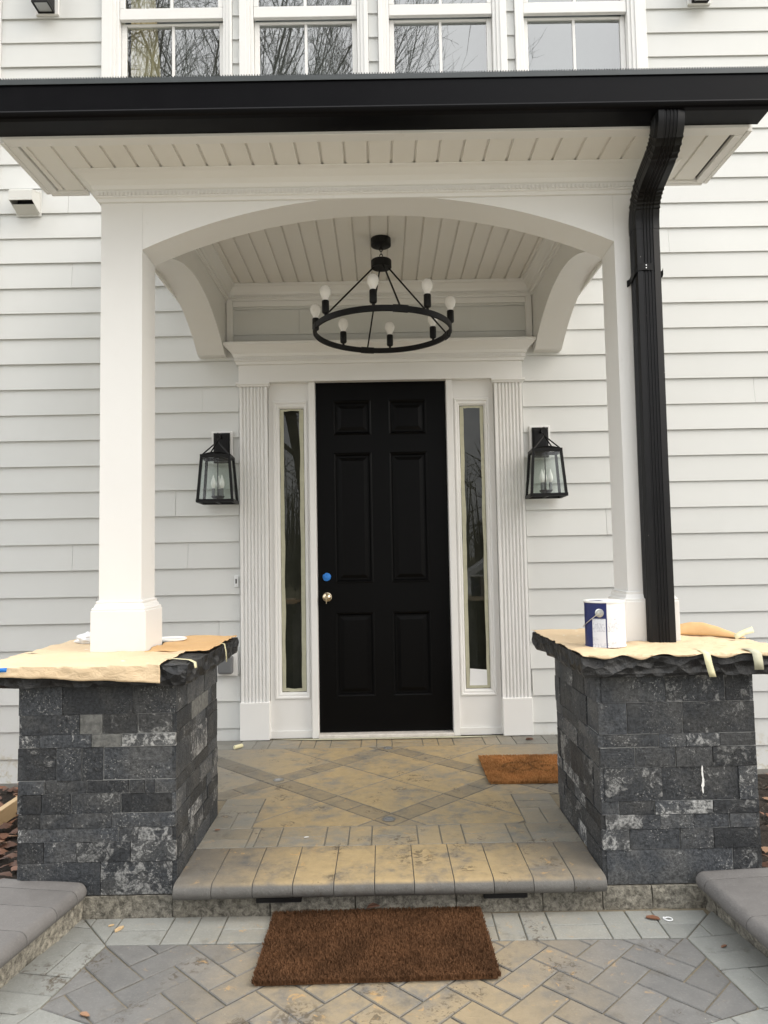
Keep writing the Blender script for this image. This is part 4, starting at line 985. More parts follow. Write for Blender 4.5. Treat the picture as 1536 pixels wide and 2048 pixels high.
# ================================================================== STONE PEDESTALS
PX0, PX1, PY0, PY1 = 0.820, 1.430, -2.130, -1.440
def build_pedestal(sx, label):
    t = thing('stone_pedestal', label, 'pedestal', (sx*1.125, -1.72, -0.06), 'stone pedestals under the columns')
    zt, zb = 0.733, -0.058
    th = 0.022
    mb = MB(); mb.box(sx*(PX0+.0042), sx*(PX1-.0042), PY0+.0042, PY1-.0042, zb, zt+.004); mb.build('core', 'grout', t)
    if sx < 0:
        yz = [400, 575, 695, 775, 975, 1055, 1175, 1260, 1345, 1465, 1660]
        rows = [[132, 405, 850, 1122], [132, 515, 660, 880, 1122], [132, 262, 590, 780, 1122], [132, 370, 530, 665, 1122], [132, 297, 560, 830, 925, 990, 1122], [132, 280, 465, 775, 1122], [132, 275, 720, 1122], [132, 760, 1122], [132, 298, 500, 840, 1122], [132, 652, 1122]]
        xa, xb = 132, 1122; corner = [False, True, False, True, False, True, False, True, False, True]; pale = {(1, 1), (2, 2)}
        # joint x positions drift left lower down because the photographed face leans; keep as measured fractions
    else:
        yz = [540, 705, 895, 975, 1095, 1295, 1375, 1460, 1580, 1785]
        rows = [[505, 925, 1290, 1467], [505, 680, 1025, 1467], [512, 885, 1052, 1262, 1487], [515, 735, 985, 1212, 1487], [522, 910, 1390, 1512], [528, 640, 862, 1228, 1520], [530, 900, 1110, 1337, 1530], [535, 705, 1028, 1240, 1540], [540, 1365, 1548]]
        xa, xb = None, None; corner = [True, False, True, False, True, False, True, False, True]; pale = set()
    H = yz[-1]-yz[0]; zs = [zt-(y-yz[0])/H*(zt-zb) for y in yz]
    sid = [0]
    def stone(axis, a0, a1, z0, z1, plane, out, mat='slate'):
        # a roughly split tile: front grid with small relief, chamfered edges
        g = rnd.choice((.0006, .0011, .0017, .0023)); a0, a1, z0, z1 = a0+g, a1-g, z0+g*.8, z1-g*.8
        nu = max(2, min(6, int((a1-a0)/.04))); nv = max(2, min(4, int((z1-z0)/.04)))
        pr = rnd.uniform(-.0012, .0050); sid[0] += 1; sd = sid[0]*1.7+sx*50; amp = rnd.choice((.0015, .0022, .0038))
        mb = MB(); vs = []
        for j in range(nv+1):
            for i in range(nu+1):
                a = a0+(a1-a0)*i/nu; z = z0+(z1-z0)*j/nv; e = 1 if (0 < i < nu and 0 < j < nv) else 0
                d = pr+amp*noise.noise(Vector((a*22, z*22, sd)))+(.0018 if e else -.0006)
                vs.append((a, plane+out*max(d, -.0016), z))
        W_ = nu+1; fs = [(j*W_+i, j*W_+i+1, (j+1)*W_+i+1, (j+1)*W_+i) for j in range(nv) for i in range(nu)]
        b = len(vs); ring = [i for i in range(W_)]+[j*W_+nu for j in range(1, nv+1)]+[nv*W_+i for i in range(nu-1, -1, -1)]+[j*W_ for j in range(nv-1, 0, -1)]
        for i in ring: vs.append((vs[i][0], plane-out*.016, vs[i][2]))
        n = len(ring); fs += [(ring[k], ring[(k+1) % n], b+(k+1) % n, b+k) for k in range(n)]
        if axis == 'x': vs = [(p[0], p[1], p[2]) for p in vs]
        else: vs = [(p[1], p[0], p[2]) for p in vs]
        mb.add(vs, fs); mb.build('stone', mat, t, smooth=True, ang=40)
    for r in range(len(rows)):
        z1, z0 = zs[r], zs[r+1]; q = rows[r]; x_l, x_r = q[0], q[-1]; Wq = x_r-x_l
        cor = corner[r]; cw = 0.014
        xs = [PX0+(v-x_l)/Wq*(PX1-PX0) for v in q]
        if sx < 0: xs = [-PX1+(v-x_l)/Wq*(PX1-PX0) for v in q]
        lo, hi = (min(xs), max(xs))
        xs[0] = lo+(cw if cor else 0); xs[-1] = hi-(cw if cor else 0)
        for i in range(len(xs)-1): stone('x', xs[i], xs[i+1], z0, z1, PY0, -1, 'slate_pale' if (r, i) in pale else 'slate')
        # both side faces: they run to the corner where the front tiles stop short
        for k, X in enumerate((PX0, PX1)):
            ya = PY0+(0.0 if cor else cw); out = -1 if k == 0 else 1
            y = ya; cuts = [y]
            while y < PY1-.02:
                y = min(PY1, y+rnd.choice((.09, .14, .18, .22, .28)))
                if PY1-y < .06: y = PY1
                cuts.append(y)
            for i in range(len(cuts)-1): stone('y', cuts[i], cuts[i+1], z0, z1, sx*X, out*sx, 'slate_pale' if (sx < 0 and k == 0 and r == 1 and i == 1) else 'slate')
        cuts = [PX0+.016, rnd.uniform(1.0, 1.25), PX1-.016]
        for i in range(2):
            a, b = sorted((sx*cuts[i], sx*cuts[i+1])); stone('x', a, b, z0, z1, PY1, 1)
    # rock-faced capstone
    a, b = sorted((sx*0.752, sx*1.575))
    mb = rock(a, b, -2.196, -1.236, 0.737, 0.8165, 0.0135, 0.010, 0.0, 3+sx, 'xXyY')
    vs = []; cx, cy = sx*1.163, -1.716; hx, hy = 0.405, 0.474
    for x, y, z in mb.v:       # break the lower arris back a little
        ex, ey = abs(x-cx)/hx, abs(y-cy)/hy
        if max(ex, ey) > .97:          # conchoidal chips on the split edge
            p_ = Vector((x*10+sx*7, y*10, z*15)); d_ = noise.voronoi(p_)[0]; chip_ = .026*max(0, .6-d_[0])-.006*noise.noise(p_*.5)
            if ex > ey: x -= math.copysign(chip_, x-cx)
            else: y -= math.copysign(chip_, y-cy)
            if z > .8160: z -= .006*abs(noise.noise(Vector((x*20, y*20, 2))))
        if z < .745:
            k = .982+.012*noise.noise(Vector((x*12, y*12, 5))); x = cx+(x-cx)*k; y = cy+(y-cy)*k
        vs.append((x, y, z))
    mb.v = vs; mb.build('capstone', 'cap', t, smooth=True, ang=28)
    return t
build_pedestal(-1, 'dark slate-clad pedestal under the left column, its cap half covered by paper')
def drip():
    mb = MB(); n = 14; L = []; Rr = []
    for k in range(n+1):
        t = k/n; w = .0045*(.5+abs(noise.noise(Vector((t*5, 1, 2))))*1.6)*math.sin(math.pi*min(1, t*.9+.1))**.5; x = 1.213+.004*noise.noise(Vector((t*3, 5, 1))); z = .385-.105*t
        L.append((x-w, PY0-.0075, z)); Rr.append((x+w, PY0-.0075, z))
    vs = [p for q in zip(L, Rr) for p in q]; mb.add(vs, [(2*i, 2*i+1, 2*i+3, 2*i+2) for i in range(n)])
    return mb
PED_R = build_pedestal(1, 'dark slate-clad pedestal under the right column and downspout, carrying the paint can')

drip().build('paint_drip', 'wet_paint', PED_R, solid=.002)

# ================================================================== PAPER, TAPE, PAINT THINGS
ZC = 0.8185
def sheet(name, label, x0, x1, yb, yf, flap, mat, lift=.004, amp=.003, skew=0.0, nx=60, ny=40, seed=0, front=-2.205, cat='paper', edge=0.0, backskew=0.0, rag=0.0):
    mb = MB(); nz = noise.noise
    for j in range(ny+1):
        for i in range(nx+1):
            u = i/nx; x = x0+(x1-x0)*u; ybk = yb+backskew*u+rag*nz(Vector((x*18, seed, 3)))
            fl = flap(x)*(1+.10*nz(Vector((x*9, seed, 1)))) if flap else 0.0
            L = ybk-yf; s_ = (L+fl)*j/ny
            w = amp*(nz(Vector((x*7, s_*7, seed)))+.7*nz(Vector((x*17+s_*9, s_*19, seed+4))))
            cr = .0026*max(0, .30-abs(nz(Vector((x*8+s_*5, s_*12-x*3, seed+9)))))/.30+.0010*max(0, .25-abs(nz(Vector((x*21, s_*26+x*9, seed+3)))))/.25
            xe = x+rag*.6*nz(Vector((s_*15, seed, 7)))*(1 if i in (0, nx) else 0)
            if s_ <= L or not flap:
                p = (xe, ybk-s_, ZC+lift+max(-lift*.6, w)+cr+edge*max(0, 1-min(u, 1-u)*12)*abs(nz(Vector((s_*8, x*3, seed)))))
                if flap and L-s_ < .02: p = (p[0], p[1], ZC+lift+max(0, w))
            else:
                h = s_-L; p = (xe+.004*nz(Vector((h*20, x*9, seed))), yf-.006-max(0, .0045+w*1.3)-cr*1.4-.004*math.sin(h*25), ZC+lift-h)
            mb.v.append(p); 
    W_ = nx+1
    for j in range(ny):
        for i in range(nx):
            mb.f.append((j*W_+i, j*W_+i+1, (j+1)*W_+i+1, (j+1)*W_+i)); mb.mi.append(0)
    o = mb.build(name, mat, loc=((x0+x1)/2, (yb+yf)/2, ZC), smooth=True, solid=.0008, ang=60)
    return tag(o, label, cat, 'masking papers on the pedestal caps' if cat == 'paper' else None)
def box_hole_sheet(): pass
# left cap: main sheet in front of and round the column plinth
sheet('masking_paper', 'tan masking paper folded over the front edge of the left pedestal cap', -1.57, -0.858, -1.822, -2.198, lambda x: .036+.034*max(0, min(1, (x+1.50)/.64)), 'paper', .004, .0045, seed=2, nx=90, ny=60)
sheet('masking_paper', 'tan masking paper at the left of the white column base, behind the folded sheet', -1.572, -1.285, -1.26, -1.8205, None, 'paper', .003, .0035, seed=5, edge=.006, rag=.012)
sheet('masking_paper', 'orange-brown masking paper on the left cap, right of the column base', -1.036, -0.757, -1.24, -1.86, None, 'paper_orange', .007, .005, seed=9, edge=.009, backskew=-.01, rag=.018, nx=36, ny=50)
# right cap
sheet('masking_paper', 'tan masking paper with a ragged front edge on the right pedestal cap', 0.748, 1.575, -1.823, -2.192, lambda x: .006+.030*max(0, noise.noise(Vector((x*9, 4, 0)))+.1)+.006*math.sin(x*40), 'paper', .006, .0055, seed=13, edge=.006, nx=110, ny=60)
sheet('masking_paper', 'tan masking paper behind the paint can on the right pedestal cap', 0.745, 1.038, -1.235, -1.8215, None, 'paper', .005, .0045, seed=17, edge=.010, rag=.02, nx=36)
sheet('masking_paper', 'tan masking paper lying flat right of the downspout', 1.284, 1.572, -1.235, -1.8215, None, 'paper', .004, .004, seed=21, edge=.004, rag=.014, nx=30)
def fold():  # orange puts shade and light shining through the paper into its colour
    mb = MB(); nx, ny = 44, 8; B = [Vector((1.290, -1.590)), Vector((1.40, -1.60)), Vector((1.50, -1.67)), Vector((1.568, -1.80))]
    for j in range(ny+1):
        for i in range(nx+1):
            u = i/nx; v = j/ny; b = B[0]*(1-u)**3+B[1]*3*u*(1-u)**2+B[2]*3*u*u*(1-u)+B[3]*u**3
            h = .052*math.sin(math.pi*u**.85)**1.1*(1+.12*noise.noise(Vector((u*7, 2, 1)))); q = math.sin(v*math.pi*.62)
            mb.v.append((b.x+.03*v, b.y+.085*v*v+.003*noise.noise(Vector((u*14, v*3, 5))), ZC+.011+h*q))
    for j in range(ny):
        for i in range(nx): a = j*(nx+1)+i; mb.f.append((a, a+1, a+nx+2, a+nx+1)); mb.mi.append(0)
    tag(mb.build('paper_fold', 'paper_orange', loc=(1.43, -1.6, ZC), smooth=True, solid=.0008, ang=60), 'raised fold of masking paper right of the downspout, its shade painted orange', 'paper', 'masking papers on the pedestal caps')
fold()
def tape(name, label, pts, wd, mat='masking_tape', wdir=(1, 0, 0), cat='tape', grp='loose strips of masking tape'):
    mb = MB(); wv = Vector(wdir).normalized()*wd/2; vs = []
    for i, p in enumerate(pts):
        k = 1+.12*noise.noise(Vector((i*.9, p[0]*7, 2))); e = Vector(p); vs += [e-wv*k, e+wv*k]
    mb.add(vs, [(2*i, 2*i+1, 2*i+3, 2*i+2) for i in range(len(pts)-1)])
    return tag(mb.build(name, mat, loc=pts[0], solid=.0006, smooth=True, ang=60), label, cat, grp)
tape('tape_strip', 'pale tape strip with a pointed end hanging off the right cap, under the downspout', [(1.212, -2.13, ZC+.013), (1.214, -2.19, ZC+.012), (1.217, -2.214, ZC+.004), (1.222, -2.217, ZC-.03), (1.230, -2.219, ZC-.065), (1.236, -2.216, ZC-.082)], .026)
tape('tape_strip', 'wide crinkled tape strip at the far right of the right cap', [(1.40, -2.14, ZC+.013), (1.405, -2.19, ZC+.012), (1.408, -2.214, ZC+.003), (1.411, -2.217, ZC-.03), (1.413, -2.216, ZC-.058)], .036, 'masking_tape_old')
tape('tape_strip', 'tape tail sticking up from the paper fold on the right cap', [(1.535, -1.78, ZC+.014), (1.555, -1.775, ZC+.022), (1.585, -1.77, ZC+.034), (1.625, -1.765, ZC+.044)], .028, wdir=(0, .6, .8))
tape('tape_strip', 'cream tape strip along the bare corner of the left cap', [(-0.905, -2.05, ZC+.004), (-0.84, -2.06, ZC+.004), (-0.775, -2.10, ZC+.004), (-0.745, -2.135, ZC-.002), (-0.739, -2.145, ZC-.022)], .018, wdir=(.3, 1, 0))
tape('tape_strip', 'cream tape hanging down the inner side of the left cap', [(-0.765, -1.62, ZC+.014), (-0.742, -1.62, ZC+.008), (-0.735, -1.62, ZC-.03), (-0.734, -1.615, ZC-.075)], .022, wdir=(0, 1, 0))
tape('tape_strip', 'bright blue tape piece on the front paper fold at the far left', [(-1.495, -2.2230, ZC-.006), (-1.46, -2.2240, ZC-.006), (-1.432, -2.2240, ZC-.005)], .017, 'blue_tape', wdir=(.12, 0, 1))

def build_can():
    t = thing('paint_can', 'one-gallon paint can with blue and white label, paint smeared over its right side', 'can', (0.916, -1.945, ZC+.0078))
    r = 0.083; h = 0.186
    mb = MB(); mb.lathe([(r-.004, 0), (r, .002), (r, .006), (r-.0015, .008), (r-.0015, h-.008), (r, h-.006), (r, h-.002), (r-.002, h)], (0, 0, 0), 48); mb.build('body', 'can', t, local=True, smooth=True)
    mb = MB(); mb.lathe([(r-.0135, h-.010), (r-.013, h-.001), (r-.010, h+.003), (r-.0015, h+.0045), (r+.0012, h+.003), (r+.0012, h-.003), (r-.0018, h-.006)], (0, 0, 0), 48); mb.build('rim', 'wet_paint', t, local=True, smooth=True)
    mb = MB(); mb.lathe([(0, h-.012), (r-.014, h-.012), (r-.0138, h-.010)], (0, 0, 0), 32); mb.build('paint_surface', 'wet_paint', t, local=True)
    a = -0.54; c = Vector((math.sin(a), -math.cos(a), 0))
    mb = MB(); mb.lathe([(0.0175, -.002), (0.0175, .002), (0.0125, .0035), (0.011, .0015), (0.007, .0015), (0.0055, .0055), (0, .006)], (0, 0, 0), 24, 'y')
    M_ = Matrix.Translation(c*(r-.0005)+Vector((0, 0, h-.044))) @ Matrix.Rotation(a, 4, 'Z'); mb.v = [tuple(M_ @ Vector(p)) for p in mb.v]; mb.build('handle_boss', 'galvanised', t, local=True, smooth=True)
    mb = MB(); p0 = c*(r+.006)+Vector((0, 0, h-.044)); pts = []
    for k in range(22):
        u = k/21; b = a+u*math.pi*1.0; rr = r+.006; pts.append((math.sin(b)*rr*(1 if u < .9 else .99), -math.cos(b)*rr, h-.044-.070*math.sin(math.pi*u)))
    pts = [tuple(p0)]+[(math.sin(a-u*math.pi)*(r+.004), -math.cos(a-u*math.pi)*(r+.004), h-.044-.065*math.sin(math.pi*u)) for u in [k/20 for k in range(1, 21)]]
    mb.tube(pts, .0016, 6); mb.build('bail_wire', 'galvanised', t, local=True)
build_can()
mb = MB(); mb.lathe([(0, .006), (.062, .006), (.064, .003), (.070, .002), (.073, .006), (.076, .010), (.079, .009), (.079, .002), (.076, 0), (0, 0)], (-1.048, -1.43, ZC+.010), 40)
tag(mb.build('can_lid', 'wet_paint', loc=(-1.048, -1.43, ZC+.010), smooth=True), 'white paint can lid lying behind the left column base', 'lid')
def wad():
    bm = bmesh.new(); bmesh.ops.create_icosphere(bm, subdivisions=4, radius=1.0); mb = MB()
    for v in bm.verts:
        p = v.co.normalized(); k = 1+.35*noise.noise(p*2.3)+.25*abs(noise.noise(p*5.1))-.12*abs(noise.noise(p*9))
        mb.v.append((-1.50+p.x*.075*k, -1.43+p.y*.055*k, ZC+.004+max(-.004, (p.z*.030+.012)*k+.01*max(0, noise.noise(Vector((p.x*3, p.y*3, 7)))))))
    ix = {v: i for i, v in enumerate(bm.verts)}
    for f in bm.faces: mb.f.append(tuple(ix[v] for v in f.verts)); mb.mi.append(0)
    bm.free(); mb.v = [(x+.075, y, z+.004) for x, y, z in mb.v]
    tag(mb.build('plastic_wad', 'white_plastic', loc=(-1.425, -1.43, ZC), smooth=True, ang=60), 'crumpled white plastic sheet left of the left column base', 'plastic')
wad()

# ================================================================== LIGHTS AND FITTINGS
def build_chandelier():
    c = thing('chandelier', 'black ring chandelier with eight bare white bulbs under the porch ceiling', 'chandelier', (0.017, -0.75, 2.555))
    zc = ZCEIL-2.555; RR = 0.405
    mb = MB(); mb.lathe([(0.0, zc-.046), (.055, zc-.046), (.060, zc-.043), (.060, zc-.001), (0, zc-.001)], n=32); mb.build('canopy', 'iron_black', c, local=True, smooth=True)
    mb = MB(); hz = .385; mb.lathe([(0, hz), (.058, hz), (.061, hz+.004), (.061, hz+.044), (.057, hz+.048), (0, hz+.048)], n=32); mb.build('hub', 'iron_black', c, local=True, smooth=True)
    for k in range(5):
        z = hz+.055+k*.0195; mb = MB(); sec = None
        mb.torus((0, 0, 0), .009, .0022, 16, 6, 'y' if k % 2 else 'x'); mb.v = [(x, y, z+zz*1.35) for x, y, zz in mb.v]; mb.build('chain_link', 'iron_black', c, local=True, smooth=True)
    mb = MB(); mb.torus((0, 0, 0), RR, .01, 72, 4, 'z', [(-.007, -.016), (.007, -.016), (.007, .016), (-.007, .016)]); mb.build('ring', 'iron_black', c, local=True, smooth=True, ang=40)
    for a in (-76, 14, 104, 194):
        a = R(a); d = Vector((math.cos(a), math.sin(a), 0))
        mb = MB(); mb.tube([d*.045+Vector((0, 0, hz+.004)), d*(RR-.004)+Vector((0, 0, .012))], .0052, 10); rod = mb.build('rod', 'iron_black', c, local=True, smooth=True)
        mb = MB(); vs = []
        for k in range(7):
            b = a+(k-3)*.035
            for u, w in ((-.0095, -.0185), (.0095, -.0185), (.0095, .0185), (-.0095, .0185)): vs.append(((RR+u)*math.cos(b), (RR+u)*math.sin(b), w))
        mb.add(vs, [(k*4+q, k*4+4+q, k*4+4+(q+1) % 4, k*4+(q+1) % 4) for k in range(6) for q in range(4)]+[(0, 1, 2, 3), (24, 25, 26, 27)]); mb.build('bracket', 'iron_black', rod, local=True)
    for a in range(-97, 263, 45):
        a = R(a); x, y = RR*math.cos(a), RR*math.sin(a)
        mb = MB(); mb.lathe([(.007, .010), (.008, .026), (.017, .030), (.0205, .036), (.0205, .098), (.018, .102), (0, .102)], (x, y, 0), 20); so = mb.build('socket', 'iron_black', c, local=True, smooth=True)
        mb = MB(); mb.lathe([(.0150, .103), (.0165, .111), (.0210, .121), (.0285, .133), (.0325, .146), (.0330, .157), (.0305, .171), (.0230, .183), (.0120, .1895), (0, .191)], (x, y, 0), 22); mb.build('bulb', 'bulb_glass', so, local=True, smooth=True, ang=60)
build_chandelier()

def build_lantern(x, label, rz):
    t = thing('wall_lantern', label, 'lantern', (x, -0.024, 1.59), 'black glass wall lanterns beside the door')
    cy = -0.150; b, tp, h = .1125, .0895, .312
    bx = 0.0
    mb = MB(); mb.box(bx-.072, bx+.072, -.020, 0, .275, .508); mb.build('mounting_block', 'trim', t, local=True, bev=.004)
    mb = MB(); mb.box(bx-.056, bx+.056, -.031, -.0205, .285, .494); mb.box(bx-.044, bx+.044, -.038, -.0312, .297, .482); mb.build('backplate', 'iron_black', t, local=True, bev=.003)
    M_ = Matrix.Translation((0, cy, 0)) @ Matrix.Rotation(rz, 4, 'Z')
    def W(p): return tuple(M_ @ Vector(p))
    mb = MB(); mb.tube([(bx, -.036, .455), (bx*.6, -.075, .478), (0, cy, .468)], .007, 10); mb.torus((0, cy, .448), .019, .0035, 22, 6, 'y'); mb.torus((0, cy, .420), .011, .0028, 18, 6, 'x'); mb.build('arm', 'iron_black', t, local=True, smooth=True)
    mb = MB()
    for sx in (-1, 1):
        for sy in (-1, 1):
            A = (sx*b, sy*b, .006); B = (sx*tp, sy*tp, h); e = .0085
            vs = [(A[0]+dx*e, A[1]+dy*e, A[2]) for dx, dy in ((-1, -1), (1, -1), (1, 1), (-1, 1))]+[(B[0]+dx*e, B[1]+dy*e, B[2]) for dx, dy in ((-1, -1), (1, -1), (1, 1), (-1, 1))]
            mb.add([W(p) for p in vs], [(0, 1, 2, 3), (4, 5, 6, 7)]+[(i, (i+1) % 4, 4+(i+1) % 4, 4+i) for i in range(4)])
    for s, hh, z0, z1 in ((b, .0095, 0, .020), (tp, .0095, h-.016, h+.006)):
        for k in range(4):
            mb2 = MB(); mb2.box(-s-.0092, s+.0092, -s-hh, -s+hh*.8, z0, z1); Q = Matrix.Rotation(k*math.pi/2, 4, 'Z'); mb.add([W(Q @ Vector(p)) for p in mb2.v], mb2.f)
    fr = mb.build('frame', 'iron_black', t, local=True)
    mb = MB()      # bent roof plate
    prof = []
    n = 10
    vs = []
    for j in (0, 1):
        for i in range(n+1):
            u = -1+2*i/n; vs.append(W((u*tp*.94, (-1 if j == 0 else 1)*tp*.94, h+.006+.016*(1-u*u))))
    mb.add(vs, [(i, i+1, n+2+i, n+1+i) for i in range(n)]); mb.build('roof_plate', 'iron_black', t, local=True, solid=.003, smooth=True, ang=60)
    mb = MB()
    for sx in (-1, 1):
        for sy in (-1, 1): mb.tube([W((sx*tp, sy*tp, h)), W((sx*.004, sy*.004, .412))], .0048, 8)
    mb.build('top_rod', 'iron_black', t, local=True, smooth=True)
    for k in range(4):
        Q = Matrix.Rotation(k*math.pi/2, 4, 'Z'); mb = MB()
        mb.add([W(Q @ Vector(p)) for p in ((-b+.006, -b, .018), (b-.006, -b, .018), (tp-.006, -tp, h-.012), (-tp+.006, -tp, h-.012))], [(0, 1, 2, 3)]); mb.build('glass_pane', 'lantern_glass', t, local=True)
    mb = MB(); mb.lathe([(0, .022), (.018, .024), (.036, .034), (.045, .046), (.043, .048), (0, .046)], (0, cy, 0), 24); mb.tube([(0, cy, 0.002), (0, cy, h)], .0036, 8)
    for k in range(4): mb2 = MB(); mb2.box(-.006, .006, -b, b, 0.002, .008); Q = Matrix.Rotation(k*math.pi/2, 4, 'Z'); mb.add([W(Q @ Vector(p)) for p in mb2.v], mb2.f) if k < 1 else None
    mb.build('candle_tray', 'iron_black', t, local=True, smooth=True)
    for k, (dx, dy) in enumerate(((-.027, -.014), (.030, -.012), (0, .032))):
        mb = MB(); mb.lathe([(.0105, .046), (.0105, .098), (0, .098)], (dx, cy+dy, 0), 16); s_ = mb.build('candle_sleeve', 'grey_plastic', t, local=True, smooth=True)
        mb = MB(); mb.lathe([(.008, .099), (.012, .106), (.0172, .122), (.0175, .134), (.0135, .152), (.007, .170), (.0035, .184), (0, .192)], (dx, cy+dy, 0), 18); mb.build('candle_bulb', 'bulb_glass', s_, local=True, smooth=True, ang=60)
build_lantern(-1.098, 'black glass lantern on the siding left of the door', R(3))
build_lantern(1.092, 'black glass lantern on the siding right of the door', R(-3))

def build_vent():
    t = thing('vent_hood', 'cream louvred dryer vent hood on the upper left siding', 'vent', (-2.455, -0.024, 3.65))
    mb = MB(); mb.box(-.087, .090, -.006, 0, .0, .192); mb.build('flange', 'vent_white', t, local=True, bev=.002)
    mb = MB(); x0, x1 = -.080, .080
    pr = [(-.0065, .172), (-.115, .140), (-.125, .130), (-.125, .062), (-.118, .062), (-.118, .128), (-.0065, .160)]
    mb.extr(pr, 'x', x0, x1)
    for s in (x0, x1-.003): mb.extr([(-.0062, .159), (-.1175, .127), (-.1175, .062), (-.0062, .018)], 'x', s+.0002, s+.0028)
    mb.build('hood', 'vent_white', t, local=True)
    mb = MB(); mb.box(x0+.003, x1-.003, -.010, -.0068, .02, .155); mb.extr([(-.010, .012), (-.075, .052), (-.075, .056), (-.010, .016)], 'x', x0+.004, x1-.004); mb.build('flap', 'vent_dark', t, local=True)
    mb = MB(); mb.extr([(-.0065, .008), (-.080, .048), (-.080, .0515), (-.0065, .0115)], 'x', x0+.003, x1-.003); mb.build('lower_lip', 'vent_white', t, local=True)
build_vent()
for x, lab in ((-2.335, 'black box wall light on a white block at the upper left, beside the windows'), (2.335, 'black box wall light on a white block at the upper right edge')):
    t = thing('wall_light', lab, 'wall light', (x, -0.024, 5.13), 'box lights on the upper wall')
    mb = MB(); mb.box(-.082, .082, -.020, 0, -.005, .32); mb.build('mounting_block', 'trim', t, local=True, bev=.003)
    mb = MB(); w = .058
    mb.box(-w, w, -.135, -.022, .022, .27); mb.build('housing', 'iron_black', t, local=True, bev=.004)
    mb = MB(); mb.box(-w, -w+.010, -.135, -.022, .0, .0215); mb.box(w-.010, w, -.135, -.022, .0, .0215); mb.box(-w+.0105, w-.0105, -.135, -.126, .0, .0215); mb.box(-w+.0105, w-.0105, -.031, -.022, .0, .0215); mb.build('lens_frame', 'iron_black', t, local=True)
    mb = MB(); mb.box(-w+.011, w-.011, -.1255, -.0315, .006, .012); mb.build('lens', 'light_lens', t, local=True)
t = thing('doorbell_bracket', 'small white doorbell bracket on the siding left of the door', 'bracket', (-1.008, -0.026, 1.027))
mb = MB(); mb.box(-.013, .013, -.008, 0, 0, .078); mb.build('plate', 'white_plastic', t, local=True, bev=.002)
mb = MB(); mb.box(-.004, .004, -.0115, -.0085, .024, .056); mb.build('contact', 'vent_dark', t, local=True)
for z in (.010, .067): mb = MB(); mb.lathe([(.003, 0), (.0025, .0015), (0, .002)], (0, -.0082, z), 8, 'y'); mb.build('screw', 'galvanised', t, local=True)
t = thing('outlet_box', 'grey weatherproof outlet cover on the siding just behind the left pedestal', 'outlet', (-1.075, -0.024, 0.43))
mb = MB(); mb.box(-.075, .075, -.018, 0, 0, .17); mb.build('mounting_block', 'trim', t, local=True, bev=.003)
mb = MB(); mb.box(-.05, .05, -.070, -.0185, .02, .14); mb.build('cover', 'grey_plastic', t, local=True, bev=.012)
for i, (x, y, lab) in enumerate(((0.005, -0.309, 'small round in-floor light nearest the door'), (-0.601, -0.929, 'small round in-floor light at the left of the diamond slabs'), (0.0, -1.555, 'small round in-floor light nearest the step'))):
    t = thing('floor_light', lab, 'floor light', (x, y, 0.0), 'round lights set in the porch pavers')
    mb = MB(); mb.lathe([(.020, .001), (.021, .0045), (.029, .0048), (.031, .003), (.031, .0005)], n=28); mb.build('ring', 'dull_metal', t, local=True, smooth=True)
    mb = MB(); mb.lathe([(0, .0058), (.012, .0052), (.0199, .0035), (.0199, .001), (0, .001)], n=24); mb.build('lens', 'light_lens', t, local=True, smooth=True)
for x0, x1, lab in ((-.507, -.336, 'dark step light strip under the tread, left of the mat middle'), (.351, .517, 'dark step light strip under the tread, right of the mat')):
    t = thing('step_light', lab, 'step light', ((x0+x1)/2, -2.155, -.062), 'step lights under the tread'); w = (x1-x0)/2
    mb = MB(); mb.box(-w, w, -.022, .028, -.017, -.0005); mb.build('housing', 'iron_black', t, local=True, bev=.002)
    mb = MB(); mb.box(-w+.01, w-.01, -.016, .005, -.0195, -.0172); mb.build('lens', 'grey_plastic', t, local=True)

# ================================================================== MATS AND SMALL THINGS
def build_mat(name, label, poly, z, h, mat, ndens, blade, print_fn=None):
    cx = sum(p[0] for p in poly)/4; cy = sum(p[1] for p in poly)/4
    t = thing(name, label, 'doormat', (cx, cy, z))
    mb = MB(); mb.prism(inset(poly, .004), z+.001, z+h*.6, 0); mb.build('backing', mat, t)
    mb = MB(); P = [Vector(p) for p in poly]; n = int(abs(area(poly))*ndens); rr = random.Random(3)
    for k in range(n):
        u, v = rr.random(), rr.random()
        if rr.random() < .10:
            if rr.random() < .5: u = rr.choice((rr.uniform(-.008, .01), 1-rr.uniform(-.008, .01)))
            else: v = rr.choice((rr.uniform(-.012, .012), 1-rr.uniform(-.012, .012)))
        p = (P[0].lerp(P[1], u)).lerp(P[3].lerp(P[2], u), v)
        a = rr.uniform(0, 6.28); ln = blade*rr.uniform(.6, 1.25); tl = rr.uniform(.1, .8); w = rr.uniform(.0009, .0019)
        base = Vector((p.x, p.y, z+h*.45)); tip = base+Vector((math.cos(a)*math.sin(tl)*ln, math.sin(a)*math.sin(tl)*ln, h*.3+math.cos(tl)*ln*.65))
        sd = Vector((-math.sin(a), math.cos(a), 0))*w
        mi = 1 if (print_fn and print_fn(u, v)) else 0
        mb.add([base-sd, base+sd, tip+sd*.5, tip-sd*.5], [(0, 1, 2, 3)], mi)
    o = mb.build('bristles', [mat, 'coir_print'], t); o['kind'] = 'stuff'
build_mat('coir_doormat', 'dark brown coir doormat lying on the lower landing before the step', [(-0.440, -2.606), (0.340, -2.592), (0.334, -2.148), (-0.438, -2.156)], ZL, .018, 'coir_dark', 130000, .013)
